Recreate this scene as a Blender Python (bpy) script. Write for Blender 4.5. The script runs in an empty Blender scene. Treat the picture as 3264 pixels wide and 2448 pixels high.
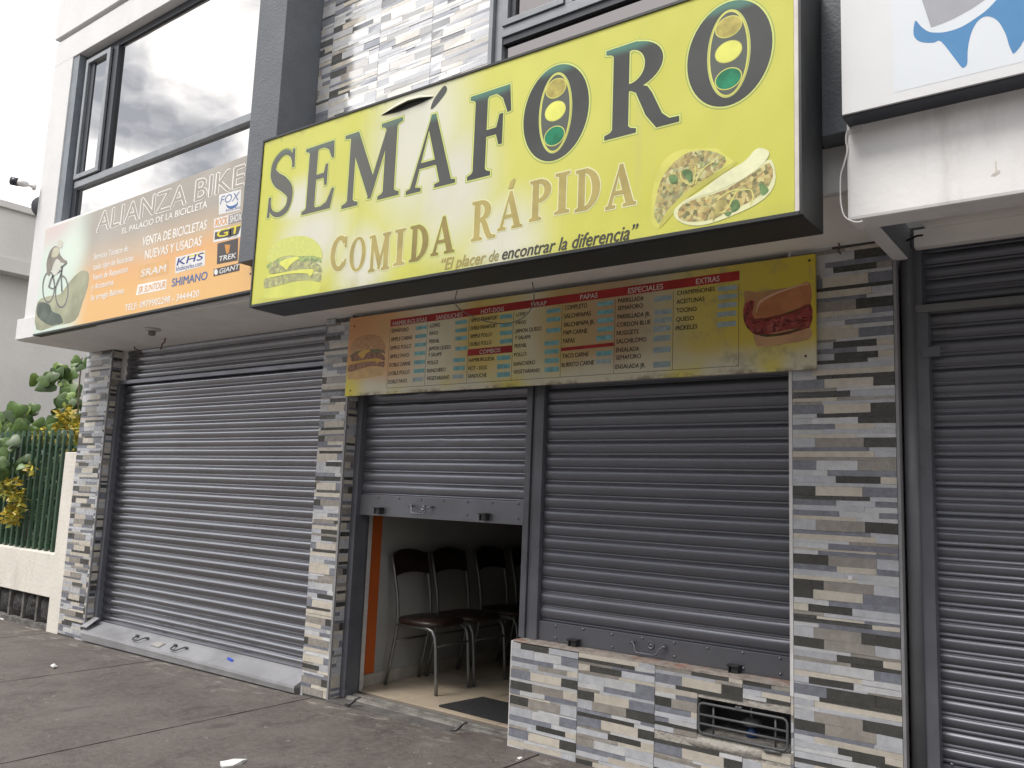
import bpy, bmesh, math, random
import numpy as np
from mathutils import Vector, Matrix
random.seed(7)
SC = bpy.context.scene
COL = SC.collection

# ------------------------------------------------------------------ camera
FPX, PX, PY = 2659.5, 1632.0, 1224.0          # focal length / centre in photo pixels
YAW, PITCH, ROLL = 0.646778, 0.133189, 0.0396254
CAM = np.array([0.0, -3.9, 1.39])
def _rot(y, p, r):
    f = np.array([-math.sin(y)*math.cos(p), math.cos(y)*math.cos(p), math.sin(p)])
    r0 = np.array([math.cos(y), math.sin(y), 0.0]); u0 = np.cross(r0, f)
    return np.array([r0*math.cos(r)+u0*math.sin(r), -r0*math.sin(r)+u0*math.cos(r), f])
RC = _rot(YAW, PITCH, ROLL)
def ray(x, y): return RC.T @ np.array([(x-PX)/FPX, -(y-PY)/FPX, 1.0])
def onY(x, y, Y): d = ray(x, y); return CAM + d*((Y-CAM[1])/d[1])
def onZ(x, y, Z): d = ray(x, y); return CAM + d*((Z-CAM[2])/d[2])
def onX(x, y, X): d = ray(x, y); return CAM + d*((X-CAM[0])/d[0])
cam = bpy.data.cameras.new('camera'); cam.sensor_width = 36; cam.lens = 36*FPX/3264
cam.clip_start = 0.05; cam.clip_end = 2000
co = bpy.data.objects.new('camera', cam); COL.objects.link(co); SC.camera = co
M = Matrix(((RC[0][0], RC[1][0], -RC[2][0], CAM[0]), (RC[0][1], RC[1][1], -RC[2][1], CAM[1]),
            (RC[0][2], RC[1][2], -RC[2][2], CAM[2]), (0, 0, 0, 1)))
co.matrix_world = M
# ------------------------------------------------------------------ world, sun, exposure
SUN_EL, SUN_AZ = math.radians(58), math.radians(205)     # azimuth clockwise from +y
w = bpy.data.worlds.new('World'); SC.world = w; w.use_nodes = True
nt = w.node_tree; N = nt.nodes; L = nt.links; N.clear()
out = N.new('ShaderNodeOutputWorld'); bg = N.new('ShaderNodeBackground'); L.new(bg.outputs[0], out.inputs[0])
sky = N.new('ShaderNodeTexSky'); sky.sky_type = 'NISHITA'; sky.sun_disc = False
sky.sun_elevation = SUN_EL; sky.sun_rotation = SUN_AZ
tc = N.new('ShaderNodeTexCoord'); mp = N.new('ShaderNodeMapping'); mp.inputs['Scale'].default_value = (1, 1, 1.9)
mp.inputs['Location'].default_value = (0.35, 0.1, 0.0)
L.new(tc.outputs['Generated'], mp.inputs[0])
n1 = N.new('ShaderNodeTexNoise'); n1.inputs['Scale'].default_value = 4.2; n1.inputs['Detail'].default_value = 7; n1.inputs['Roughness'].default_value = .52
L.new(mp.outputs[0], n1.inputs['Vector'])
cr = N.new('ShaderNodeValToRGB'); e = cr.color_ramp.elements
e[0].position = .42; e[0].color = (3.7, 3.75, 3.95, 1)
e[1].position = .53; e[1].color = (11.5, 11.2, 10.8, 1)
x = e.new(.475); x.color = (7.0, 6.9, 6.9, 1)
L.new(n1.outputs[0], cr.inputs[0])
mx = N.new('ShaderNodeMix'); mx.data_type = 'RGBA'; mx.inputs[0].default_value = .88
L.new(sky.outputs[0], mx.inputs['A']); L.new(cr.outputs[0], mx.inputs['B']); L.new(mx.outputs['Result'], bg.inputs[0])
bg.inputs[1].default_value = .09
sd = bpy.data.lights.new('sun', 'SUN'); sd.energy = 1.4; sd.angle = math.radians(22); sd.color = (1, .95, .88)
so = bpy.data.objects.new('sun', sd); COL.objects.link(so)
dirv = Vector((math.sin(SUN_AZ)*math.cos(SUN_EL), math.cos(SUN_AZ)*math.cos(SUN_EL), math.sin(SUN_EL)))
so.rotation_euler = dirv.to_track_quat('Z', 'Y').to_euler(); so.location = dirv*30
SC.view_settings.view_transform = 'Standard'; SC.view_settings.look = 'None'
SC.view_settings.gamma = 1; SC.view_settings.use_curve_mapping = False
SC.view_settings.exposure = 1.2
SC.render.engine = 'CYCLES'; SC.cycles.max_bounces = 6

# ------------------------------------------------------------------ materials
def nodes(name):
    m = bpy.data.materials.new(name); m.use_nodes = True
    t = m.node_tree; b = t.nodes['Principled BSDF']; return m, t, b
def vmul(c, k): return (c[0]*k, c[1]*k, c[2]*k, 1)
class G:
    """small node builder"""
    def __init__(s, t): s.t = t; s.p = t.nodes.new('ShaderNodeNewGeometry').outputs['Position']
    def n(s, k): return s.t.nodes.new(k)
    def l(s, a, b): s.t.links.new(a, b)
    def noise(s, sc, det=4, rough=.55, stretch=None):
        v = s.p
        if stretch:
            m = s.n('ShaderNodeMapping'); m.inputs['Scale'].default_value = stretch; s.l(s.p, m.inputs[0]); v = m.outputs[0]
        n = s.n('ShaderNodeTexNoise'); n.inputs['Scale'].default_value = sc; n.inputs['Detail'].default_value = det
        n.inputs['Roughness'].default_value = rough; s.l(v, n.inputs['Vector']); return n.outputs[0]
    def rng(s, v, a, b, c=0., d=1.):
        m = s.n('ShaderNodeMapRange'); m.interpolation_type = 'SMOOTHSTEP'; s.l(v, m.inputs[0])
        for i, q in enumerate((a, b, c, d)): m.inputs[i+1].default_value = q
        return m.outputs[0]
    def mix(s, f, a, b, mode='MIX'):
        m = s.n('ShaderNodeMix'); m.data_type = 'RGBA'; m.blend_type = mode
        for i, q in (('A', a), ('B', b)):
            if hasattr(q, 'is_linked'): s.l(q, m.inputs[i])
            else: m.inputs[i].default_value = (*q[:3], 1)
        if hasattr(f, 'is_linked'): s.l(f, m.inputs[0])
        else: m.inputs[0].default_value = f
        return m.outputs['Result']
    def math(s, op, a, b=0.):
        m = s.n('ShaderNodeMath'); m.operation = op
        for i, q in enumerate((a, b)):
            if hasattr(q, 'is_linked'): s.l(q, m.inputs[i])
            else: m.inputs[i].default_value = q
        return m.outputs[0]
    def xyz(s):
        q = s.n('ShaderNodeSeparateXYZ'); s.l(s.p, q.inputs[0]); return q.outputs
    def blob(s, c, r):
        """soft spot 1 at centre -> 0 outside; c=(x,y,z), r=(rx,ry,rz)"""
        a = s.n('ShaderNodeVectorMath'); a.operation = 'SUBTRACT'; s.l(s.p, a.inputs[0]); a.inputs[1].default_value = c
        b = s.n('ShaderNodeVectorMath'); b.operation = 'DIVIDE'; s.l(a.outputs[0], b.inputs[0]); b.inputs[1].default_value = r
        l = s.n('ShaderNodeVectorMath'); l.operation = 'LENGTH'; s.l(b.outputs[0], l.inputs[0])
        return s.rng(l.outputs['Value'], 0.15, 1.0, 1.0, 0.0)
    def bump(s, b, h, dist):
        n = s.n('ShaderNodeBump'); n.inputs['Distance'].default_value = dist; n.inputs['Strength'].default_value = 1
        s.l(h, n.inputs['Height']); s.l(n.outputs[0], b.inputs['Normal'])
MATS = {}
def mat(name, col, rough=.6, var=.12, scale=6., bump=0., bscale=60., metal=0., spec=.5, dirt=None, stretch=None, coat=0., rvar=0.):
    if name in MATS: return MATS[name]
    m, t, b = nodes(name); g = G(t)
    n = g.noise(scale, 5, .6, stretch)
    c = g.mix(g.rng(n, .3, .7), vmul(col, 1-var), vmul(col, 1+var))
    if dirt:
        dcol, dsc, lo, hi, amt = dirt[:5]
        d = g.noise(dsc, 6, .65, dirt[5] if len(dirt) > 5 else None)
        c = g.mix(g.math('MULTIPLY', g.rng(d, lo, hi), amt), c, dcol)
    g.l(c, b.inputs['Base Color']); b.inputs['Roughness'].default_value = rough
    if rvar: g.l(g.rng(g.noise(scale*1.7, 4), .3, .7, rough-rvar, rough+rvar), b.inputs['Roughness'])
    b.inputs['Metallic'].default_value = metal; b.inputs['Specular IOR Level'].default_value = spec
    b.inputs['Coat Weight'].default_value = coat
    if bump: g.bump(b, g.noise(bscale, 4), bump)
    MATS[name] = m; return m
WHITE = mat('white_paint', (.70, .70, .705), .7, .03, 3, .002, 25, dirt=((.45, .43, .41), 2.2, .55, .85, .35, (1, 1, .5)))
SOFFIT = mat('soffit_plaster', (.80, .785, .76), .8, .06, 2.5, .002, 30)
DARKFIN = mat('dark_grey_stucco', (.12, .132, .15), .65, .08, 5, .004, 70)
BLACKM = mat('black_painted_metal', (.02, .022, .023), .45, .2, 6, .0006, 60)
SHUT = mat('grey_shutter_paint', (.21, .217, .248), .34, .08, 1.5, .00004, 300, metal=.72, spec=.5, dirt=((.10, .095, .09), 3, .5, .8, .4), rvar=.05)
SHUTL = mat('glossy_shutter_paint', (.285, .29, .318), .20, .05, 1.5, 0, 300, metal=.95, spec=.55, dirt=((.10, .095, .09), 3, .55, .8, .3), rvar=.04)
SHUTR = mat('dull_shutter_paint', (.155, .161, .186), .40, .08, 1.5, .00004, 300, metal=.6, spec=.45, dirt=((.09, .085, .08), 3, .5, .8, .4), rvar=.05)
FRAME = mat('grey_frame_paint', (.105, .111, .13), .45, .15, 4, .0006, 150, dirt=((.05, .048, .045), 9, .58, .75, .6))
ALU = mat('window_aluminium', (.25, .265, .285), .38, .1, 8, metal=.3)
ALUD = mat('dark_window_aluminium', (.035, .04, .05), .4, .1, 8)
GROUT = mat('tile_grout', (.55, .54, .53), .9, .1, 30)
CONC = mat('rough_concrete', (.36, .34, .31), .95, .2, 14, .012, 40)
TRIM = mat('tile_edge_trim', (.24, .24, .25), .5, .1, 10)
TILE = [mat('tile_light_grey', (.42, .435, .47), .3, .09, 22, .0012, 50, rvar=.06), mat('tile_cream', (.50, .465, .405), .3, .08, 22, .0012, 50, rvar=.06),
        mat('tile_taupe', (.27, .253, .232), .3, .12, 26, .0012, 50, rvar=.06), mat('tile_blue_grey', (.18, .19, .225), .3, .14, 30, .0012, 50, rvar=.06),
        mat('tile_charcoal', (.060, .060, .056), .3, .12, 20, .0012, 50, rvar=.06), mat('tile_pale', (.48, .49, .505), .3, .08, 20, .0012, 50, rvar=.06)]
TILE_U = [mat('polished_'+n, c, .10, .08, 22, .0006, 30, spec=.9, coat=1.) for n, c in (('light_grey', (.56, .56, .58)), ('cream', (.62, .57, .48)), ('taupe', (.38, .35, .31)), ('blue_grey', (.23, .24, .275)), ('charcoal', (.09, .088, .082)), ('pale', (.62, .62, .61)))]
for m in TILE_U: m.node_tree.nodes['Principled BSDF'].inputs['Coat IOR'].default_value = 2.9; m.node_tree.nodes['Principled BSDF'].inputs['Coat Roughness'].default_value = .12
# ------------------------------------------------------------------ mesh helpers
def mesh_from(name, v, f, smooth=False):
    me = bpy.data.meshes.new(name); me.from_pydata([tuple(map(float, p)) for p in v], [], f); me.update()
    if smooth: me.shade_smooth()
    return me
class MB:
    def __init__(s): s.v = []; s.f = []
    def box(s, x0, x1, y0, y1, z0, z1):
        i = len(s.v)
        s.v += [(x0, y0, z0), (x1, y0, z0), (x1, y1, z0), (x0, y1, z0), (x0, y0, z1), (x1, y0, z1), (x1, y1, z1), (x0, y1, z1)]
        s.f += [tuple(i+k for k in q) for q in ((0, 3, 2, 1), (4, 5, 6, 7), (0, 1, 5, 4), (1, 2, 6, 5), (2, 3, 7, 6), (3, 0, 4, 7))]
        return s
    def tube(s, pts, r, n=8, cap=True):
        pts = [Vector(p) for p in pts]; i0 = len(s.v); prev = None
        for k, p in enumerate(pts):
            if k == 0: d = pts[1]-p
            elif k == len(pts)-1: d = p-pts[k-1]
            else: d = (pts[k+1]-p).normalized()+(p-pts[k-1]).normalized()
            d.normalize()
            if prev is None:
                a = d.orthogonal().normalized()
            else:
                a = (prev-d*prev.dot(d)).normalized()
            prev = a; b = d.cross(a)
            rr = r[k] if isinstance(r, (list, tuple)) else r
            for j in range(n):
                t = 2*math.pi*j/n; s.v.append(tuple(p+a*(rr*math.cos(t))+b*(rr*math.sin(t))))
        for k in range(len(pts)-1):
            for j in range(n):
                a = i0+k*n+j; b = i0+k*n+(j+1) % n; s.f.append((a, b, b+n, a+n))
        if cap:
            s.f.append(tuple(i0+j for j in range(n))[::-1]); e = i0+(len(pts)-1)*n; s.f.append(tuple(e+j for j in range(n)))
        return s
    def lathe(s, c, prof, n=20, axis='z'):
        i0 = len(s.v)
        for (r, h) in prof:
            for j in range(n):
                t = 2*math.pi*j/n; u, q = r*math.cos(t), r*math.sin(t)
                p = {'z': (u, q, h), 'y': (u, h, q), 'x': (h, u, q)}[axis]
                s.v.append((c[0]+p[0], c[1]+p[1], c[2]+p[2]))
        for k in range(len(prof)-1):
            for j in range(n):
                a = i0+k*n+j; b = i0+k*n+(j+1) % n; s.f.append((a, b, b+n, a+n))
        s.f.append(tuple(i0+j for j in range(n))[::-1]); e = i0+(len(prof)-1)*n; s.f.append(tuple(e+j for j in range(n)))
        return s
    def mesh(s, name, smooth=False, bevel=0., recalc=True):
        me = mesh_from(name, s.v, s.f)
        if bevel or recalc:
            b = bmesh.new(); b.from_mesh(me); bmesh.ops.recalc_face_normals(b, faces=b.faces)
            if bevel: bmesh.ops.bevel(b, geom=[q for q in b.edges if q.is_manifold and q.calc_face_angle(0) > .5], offset=bevel, segments=2, affect='EDGES', profile=.6)
            b.to_mesh(me); b.free()
        if smooth: me.shade_smooth()
        return me
def thing(name, label, cat, loc=(0, 0, 0), group=None, kind=None):
    o = bpy.data.objects.new(name, None); COL.objects.link(o); o.location = loc
    o.empty_display_size = .1; o['label'] = label; o['category'] = cat
    if group: o['group'] = group
    if kind: o['kind'] = kind
    return o
def part(name, me, m, parent=None, local=False, label=None):
    o = bpy.data.objects.new(name, me); COL.objects.link(o)
    if m is not None and not me.materials: me.materials.append(m)
    if parent is not None:
        o.parent = parent
        if not local:
            # parents are never rotated: undo the summed offset so that mesh data stays in world metres
            q = parent; v = Vector((0, 0, 0))
            while q is not None: v += Vector(q.location); q = q.parent
            o.location = -v
    if label: o['label'] = label
    return o
def single(name, me, m, label, cat, group=None):
    o = part(name, me, m); o['label'] = label; o['category'] = cat
    if group: o['group'] = group
    return o
def struct(name, me, m):
    o = part(name, me, m); o['kind'] = 'structure'; return o
def bx(name, b, m, parent, bevel=0., label=None):
    return part(name, MB().box(*b).mesh(name, bevel=bevel), m, parent, label=label)
def zg(x): return .0125*(x+4.6)          # pavement height: it rises gently to the right

# ------------------------------------------------------------------ ground
def pavement():
    m, t, b = nodes('worn_pavement_concrete'); g = G(t)
    c = g.mix(g.rng(g.noise(2.2, 8, .65), .32, .7), (.074, .063, .058), (.120, .104, .095))
    c = g.mix(g.math('MULTIPLY', g.rng(g.noise(26, 6, .75), .38, .7), .7), c, (.145, .128, .118))
    c = g.mix(g.math('MULTIPLY', g.rng(g.noise(3.1, 6, .7, (1.6, .7, 1)), .53, .66), .65), c, (.052, .048, .046))
    sp = g.noise(14, 3, .5, (1, 2.4, 1)); c = g.mix(g.math('MULTIPLY', g.rng(sp, .655, .71), .7), c, (.05, .045, .042))
    sp2 = g.noise(19, 4, .6); c = g.mix(g.math('MULTIPLY', g.rng(sp2, .675, .71), .6), c, (.36, .33, .31))
    # cement smears along the foot of the shop fronts
    y = g.xyz()[1]; near = g.rng(y, -.42, -.06)
    c = g.mix(g.math('MULTIPLY', near, g.rng(g.noise(9, 5, .7, (.6, 1.6, 1)), .52, .68, 0, .7)), c, (.30, .275, .25))
    g.l(c, b.inputs['Base Color']); g.l(g.rng(g.noise(5, 4), .3, .7, .62, .85), b.inputs['Roughness'])
    h = g.math('ADD', g.noise(70, 5, .7), g.math('MULTIPLY', g.noise(6, 4), 1.5)); g.bump(b, h, .006)
    m2 = mat('joint_dirt', (.03, .027, .025), .95)
    road = mat('pale_concrete_road', (.17, .165, .16), .85, .2, 3, .01, 90)
    v = [(-400, -400, -.25), (400, -400, -.25), (400, 400, -.25), (-400, 400, -.25)]
    struct('ground', mesh_from('ground', v, [(0, 1, 2, 3)]), road)
    bed = MB(); x0, x1 = -17.5, 6.63
    i = 0; bed.v = [(x0, -5.2, zg(x0)-.012), (x1, -5.2, zg(x1)-.012), (x1, .14, zg(x1)-.012), (x0, .14, zg(x0)-.012)] + \
        [(x0, -5.2, -.3), (x1, -5.2, -.3), (x1, .14, -.3), (x0, .14, -.3)]
    bed.f = [(0, 1, 2, 3), (4, 7, 6, 5), (0, 4, 5, 1), (1, 5, 6, 2), (2, 6, 7, 3), (3, 7, 4, 0)]
    p = struct('pavement', bed.mesh('pavement'), m2)
    xs = [-4.505+1.857*k for k in range(-7, 7)]
    for k in range(len(xs)-1):
        a, c2 = xs[k]+.007, xs[k+1]-.007
        for (ya, yb) in ((-5.2, -2.607), (-2.593, .13)):
            q = MB(); n = 24; rnd = random.Random(k)
            # slab with slightly ragged joint edges
            top = []
            ring = [(a+(c2-a)*j/6, ya) for j in range(6)]+[(c2, ya+(yb-ya)*j/n) for j in range(n)]+[(c2-(c2-a)*j/6, yb) for j in range(6)]+[(a, yb-(yb-ya)*j/n) for j in range(n)]
            for (px, py) in ring:
                ex = rnd.uniform(-.003, .003); top.append((px+ex, py, zg(px)))
            nn = len(top); q.v = top+[(px, py, pz-.011) for (px, py, pz) in top]
            q.f = [tuple(range(nn))]+[(j, j+nn, (j+1) % nn+nn, (j+1) % nn) for j in range(nn)]
            part('slab', q.mesh('slab'), m, p)
pavement()
# ------------------------------------------------------------------ strip tiles
ROWS = [(.030, [(.42, 0), (.42, 4), (.16, 1)]), (.014, [(.45, 2), (.55, 5)]), (.044, [(.2, 4), (.47, 1), (.33, 3)]), (.019, [(.25, 5), (.75, 4)]),
        (.026, [(.2, 0), (.8, 1)]), (.017, [(.75, 3), (.25, 0)]), (.045, [(.3, 4), (.47, 2), (.23, 0)]), (.018, [(.62, 1), (.38, 5)]),
        (.025, [(.17, 3), (.37, 5), (.46, 3)]), (.023, [(.7, 0), (.3, 5)]), (.026, [(.43, 3), (.37, 1), (.2, 3)]), (.045, [(.2, 0), (.45, 2), (.35, 4)]),
        (.019, [(.25, 5), (.75, 3)]), (.028, [(.8, 1), (.2, 0)]), (.018, [(.75, 4), (.25, 5)]), (.045, [(.32, 3), (.45, 1), (.23, 4)]),
        (.015, [(.3, 2), (.7, 0)]), (.030, [(.15, 1), (.42, 4), (.43, 0)]), (.024, [(.35, 5), (.65, 3)]), (.044, [(.36, 0), (.4, 5), (.24, 3)]), (.017, [(.55, 2), (.45, 1)])]
def strip_mesh(p0, p1, axis, face, rnd, depth=.010):
    """one strip: box with a slightly tilted glazed front. axis x: spans x,z and faces -y at y=face; axis y: spans y,z and faces +x at x=face"""
    (a0, z0), (a1, z1) = p0, p1
    d = [depth+rnd.uniform(0, .0035) for _ in range(2)]; d = [d[0], d[0]+rnd.uniform(-.001, .001), d[1], d[1]+rnd.uniform(-.001, .001)]
    w1, w2 = rnd.uniform(-.0012, .0012), rnd.uniform(-.0012, .0012)
    pl = [(a0, z0+w1), (a1, z0-w1), (a1, z1+w2), (a0, z1-w2)]
    if axis == 'x': v = [(a, face, z) for a, z in pl]+[(a, face-q, z) for (a, z), q in zip(pl, d)]
    else: v = [(face, a, z) for a, z in pl]+[(face+q, a, z) for (a, z), q in zip(pl, d)]
    f = [(4, 5, 6, 7)]+[(j, (j+1) % 4, (j+1) % 4+4, j+4) for j in range(4)]
    if axis == 'y': pass
    return v, f
def clad(parent, axis, face, a0, a1, z0, z1, tile0, seed, skip=None, joined=False, limit=300, tile_h=.295, TILE=TILE):
    rnd = random.Random(seed); joinb = {}; made = 0
    cols = []; t = tile0
    while t < a1:
        c0, c1 = max(t, a0), min(t+.45, a1)
        if c1-c0 > .012: cols.append((t, c0, c1))
        t += .45
    for ci, (tx, c0, c1) in enumerate(cols):
        z = z0; r = rnd.randrange(len(ROWS)); acc = 0
        while z < z1-.004:
            h, segs = ROWS[r % len(ROWS)]; r += 1 if rnd.random() < .8 else rnd.randrange(1, 6)
            h *= rnd.uniform(.92, 1.08)
            if acc+h > tile_h-.008: h = tile_h-acc
            zt = min(z+h, z1); acc += h; gap = .0003
            if acc > tile_h-.001: acc = 0; gap = .0010
            segs = list(segs)
            if rnd.random() < .35: segs = segs[::-1]
            x = tx
            for (wd, colr) in segs:
                xe = x+wd*.45; s0, s1 = max(x, c0+.0012), min(xe, c1-.0012); x = xe
                if s1-s0 < .006 or zt-z < .004: continue
                if rnd.random() < .10: colr = rnd.randrange(6)
                if skip and skip((s0+s1)/2, (z+zt)/2): continue
                pieces = [(s0, s1)]
                if skip:
                    for e0, e1, ez0, ez1 in skip.rects:
                        np_ = []
                        for (q0, q1) in pieces:
                            if zt <= ez0 or z >= ez1 or q1 <= e0 or q0 >= e1: np_.append((q0, q1)); continue
                            if q0 < e0-.01: np_.append((q0, e0))
                            if q1 > e1+.01: np_.append((e1, q1))
                        pieces = np_
                for (q0, q1) in pieces:
                    v, f = strip_mesh((q0+.0003, z), (q1-.0003, zt-gap), axis, face, rnd)
                    if joined or made >= limit:
                        jb = joinb.setdefault(colr, ([], [])); n = len(jb[0]); jb[0].extend(v); jb[1].extend(tuple(k+n for k in q) for q in f)
                    else:
                        part('strip', fixn(mesh_from('strip', v, f)), TILE[colr], parent); made += 1
            z = zt
    if joinb:
        V, F, MI = [], [], []; ks = sorted(joinb)
        for k in ks:
            n = len(V); V += joinb[k][0]; F += [tuple(a+n for a in q) for q in joinb[k][1]]; MI += [k]*len(joinb[k][1])
        me = mesh_from('strip_facing', V, F)
        for m in TILE: me.materials.append(m)
        me.polygons.foreach_set('material_index', MI); fixn(me)
        o = part('strip_facing', me, None, parent); o['kind'] = 'stuff'
def fixn(me):
    b = bmesh.new(); b.from_mesh(me); bmesh.ops.recalc_face_normals(b, faces=b.faces); b.to_mesh(me); b.free(); return me
PH = 2.605
# left pillar
t = thing('tiled_pillar', 'leftmost stone-strip tiled pillar, between the white boundary wall and the wide shutter', 'pillar', (-7.85, .15, -.04), 'tiled pillars of the shop front')
bx('core', (-8.09, -7.6135, -.0075, .32, -.06, PH), GROUT, t)
clad(t, 'x', 0, -8.09, -7.612, -.045, PH, -8.10, 11)
clad(t, 'y', -7.62, .002, .085, -.04, PH, -.2, 12, joined=True)
bx('edge_trim', (-7.621, -7.607, -.013, -.001, -.045, PH-.001), TRIM, t)
# middle pillar
t = thing('tiled_pillar', 'narrow stone-strip tiled pillar between the wide shutter and the half open doorway', 'pillar', (-4.49, .15, 0), 'tiled pillars of the shop front')
bx('core', (-4.63, -4.3535, -.0075, .30, -.06, PH), GROUT, t)
clad(t, 'x', 0, -4.63, -4.366, -.002, PH, -4.72, 21)
clad(t, 'y', -4.36, .003, .082, .0, PH, -.25, 22, limit=110)
bx('edge_trim', (-4.366, -4.349, -.014, -.002, .0, PH-.001), TRIM, t)
bx('edge_trim', (-4.634, -4.6305, -.008, .06, .0, PH-.001), TRIM, t)
# right pillar
t = thing('tiled_pillar', 'wide stone-strip tiled pillar on the right, beside the low tiled wall', 'pillar', (-1.07, .15, .04), 'tiled pillars of the shop front')
bx('core', (-1.288, -.842, -.0075, .30, -.05, 2.66), GROUT, t)
clad(t, 'x', 0, -1.288, -.838, .03, 2.66, -1.288, 31)
bx('edge_trim', (-1.304, -1.2885, -.013, -.0005, .55, 2.66), mat('white_edge_trim', (.6, .6, .6), .5), t)
bx('edge_trim', (-.8375, -.825, -.012, .04, .03, 2.65), TRIM, t)
chip = MB(); chip.lathe((0, 0, 0), [(.012, 0), (.010, -.003)], 5, 'y'); me = chip.mesh('chip')
c = onY(2400+332*.933, 900+1010*.933, -.012); o = part('glue_spot', me, WHITE, t, local=True); o.location = Vector(c)-Vector(t.location)
# low wall with the gas-valve niche
class Skip:
    rects = [(-1.752, -1.302, .298, .470)]
    def __call__(s, x, z):
        if -1.752 < x < -1.302 and .298 < z < .47: return -1.752 < x-.0 and x < -1.302 and False
        return -1.83+.25*abs(z-.265) < x < -1.40 and .235 < z < .285
t = thing('tiled_low_wall', 'low stone-strip tiled wall with a barred niche under the right shutter', 'wall', (-2.1, .1, .02))
C = MB()
for b in ((-2.86, -1.752, -.0055, .25, -.02, .575), (-1.752, -1.302, -.0055, .25, -.02, .298), (-1.752, -1.302, -.0055, .25, .47, .575), (-1.752, -1.302, .235, .25, .298, .47)): C.box(*b)
part('core', C.mesh('core'), CONC, t)
clad(t, 'x', .002, -2.868, -1.303, .01, .583, -2.876, 41, skip=Skip())
clad(t, 'x', .002, -1.303, -1.2885, .02, .583, -1.4, 43)
bx('end_face', (-2.873, -2.8605, -.008, .25, .0, .586), mat('white_tile_edge', (.62, .61, .6), .4), t)
bx('cill', (-2.862, -1.30, -.006, .25, .5835, .592), mat('worn_cill', (.33, .29, .26), .8, .3, 20, .004, 60, dirt=((.40, .16, .11), 5, .54, .64, .6, (.6, 1, 1))), t)
# mortar patch under the niche
pm = MB(); pts = [(-1.85, .262), (-1.80, .287), (-1.62, .296), (-1.45, .295), (-1.37, .282), (-1.40, .245), (-1.52, .232), (-1.66, .238), (-1.78, .236)]
n = len(pts); pm.v = [(a, .001, b) for a, b in pts]+[(a, -.005, b) for a, b in pts]+[(-1.6, -.011, .265)]
pm.f = [(j, (j+1) % n, (j+1) % n+n, j+n) for j in range(n)]+[(j+n, (j+1) % n+n, 2*n) for j in range(n)]
part('mortar_patch', pm.mesh('mortar_patch', True), CONC, t)
nt_ = part('niche_lining', MB().box(-1.75, -1.304, .003, .234, .2985, .3045).mesh('niche_floor'), mat('dusty_concrete', (.27, .25, .23), .95, .3, 20, .01, 50), t)
DK = mat('dark_niche', (.06, .06, .065), .8)
bx('niche_lining', (-1.751, -1.746, .003, .234, .305, .469), DK, t); bx('niche_lining', (-1.308, -1.303, .003, .234, .305, .469), DK, t)
bx('niche_lining', (-1.746, -1.308, .228, .234, .305, .469), DK, t); bx('niche_lining', (-1.746, -1.308, .003, .228, .464, .469), DK, t)
gt = thing('niche_grille', 'dark grey barred grille over the niche in the low tiled wall', 'grille', (-1.53, -.008, .30))
gm = mat('grille_paint', (.09, .095, .10), .4)
x0, x1, z0, z1, yy = -1.742, -1.318, .309, .447, -.010
part('frame', MB().tube([(x0+.02, yy, z0), (x1-.02, yy, z0), (x1-.006, yy, z0+.006), (x1, yy, z0+.02), (x1, yy, z1-.02), (x1-.006, yy, z1-.006), (x1-.02, yy, z1), (x0+.02, yy, z1), (x0+.006, yy, z1-.006), (x0, yy, z1-.02), (x0, yy, z0+.02), (x0+.006, yy, z0+.006), (x0+.02, yy, z0)], .0062, 8).mesh('frame', True), gm, gt)
for zz in (.352, .394): part('bar', MB().tube([(x0, yy, zz), (x1, yy, zz)], .0058, 8).mesh('bar', True), gm, gt)
for xx in (-1.672, -1.375): part('bar', MB().tube([(xx, yy+.010, z0), (xx, yy+.010, z1)], .005, 8).mesh('bar', True), gm, gt)
part('hinge', MB().tube([(-1.422, -.012, .296), (-1.348, -.012, .296)], .008, 8).mesh('hinge', True), gm, gt)
part('latch', MB().box(-1.56, -1.53, -.016, .002, .444, .462).mesh('latch', bevel=.002), gm, gt)
gv = thing('gas_valve', 'round grey gas regulator with blue valve inside the barred niche', 'valve', (-1.53, .12, .305))
part('regulator', MB().lathe((-1.53, .12, .372), [(.012, -.02), (.04, -.014), (.047, -.003), (.047, .004), (.03, .016), (.01, .02)], 20).mesh('regulator', True), mat('cast_metal', (.3, .3, .31), .4, metal=.5), gv)
part('valve_body', MB().lathe((-1.53, .12, .305), [(.028, 0), (.03, .02), (.014, .035), (.012, .05)], 14).mesh('valve_body', True), mat('blue_valve', (.02, .06, .2), .4), gv)
part('hose', MB().tube([(-1.53, .12, .39), (-1.535, .11, .42), (-1.52, .1, .45)], .004, 6).mesh('hose', True), mat('pale_hose', (.4, .39, .37), .6), gv)
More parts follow.
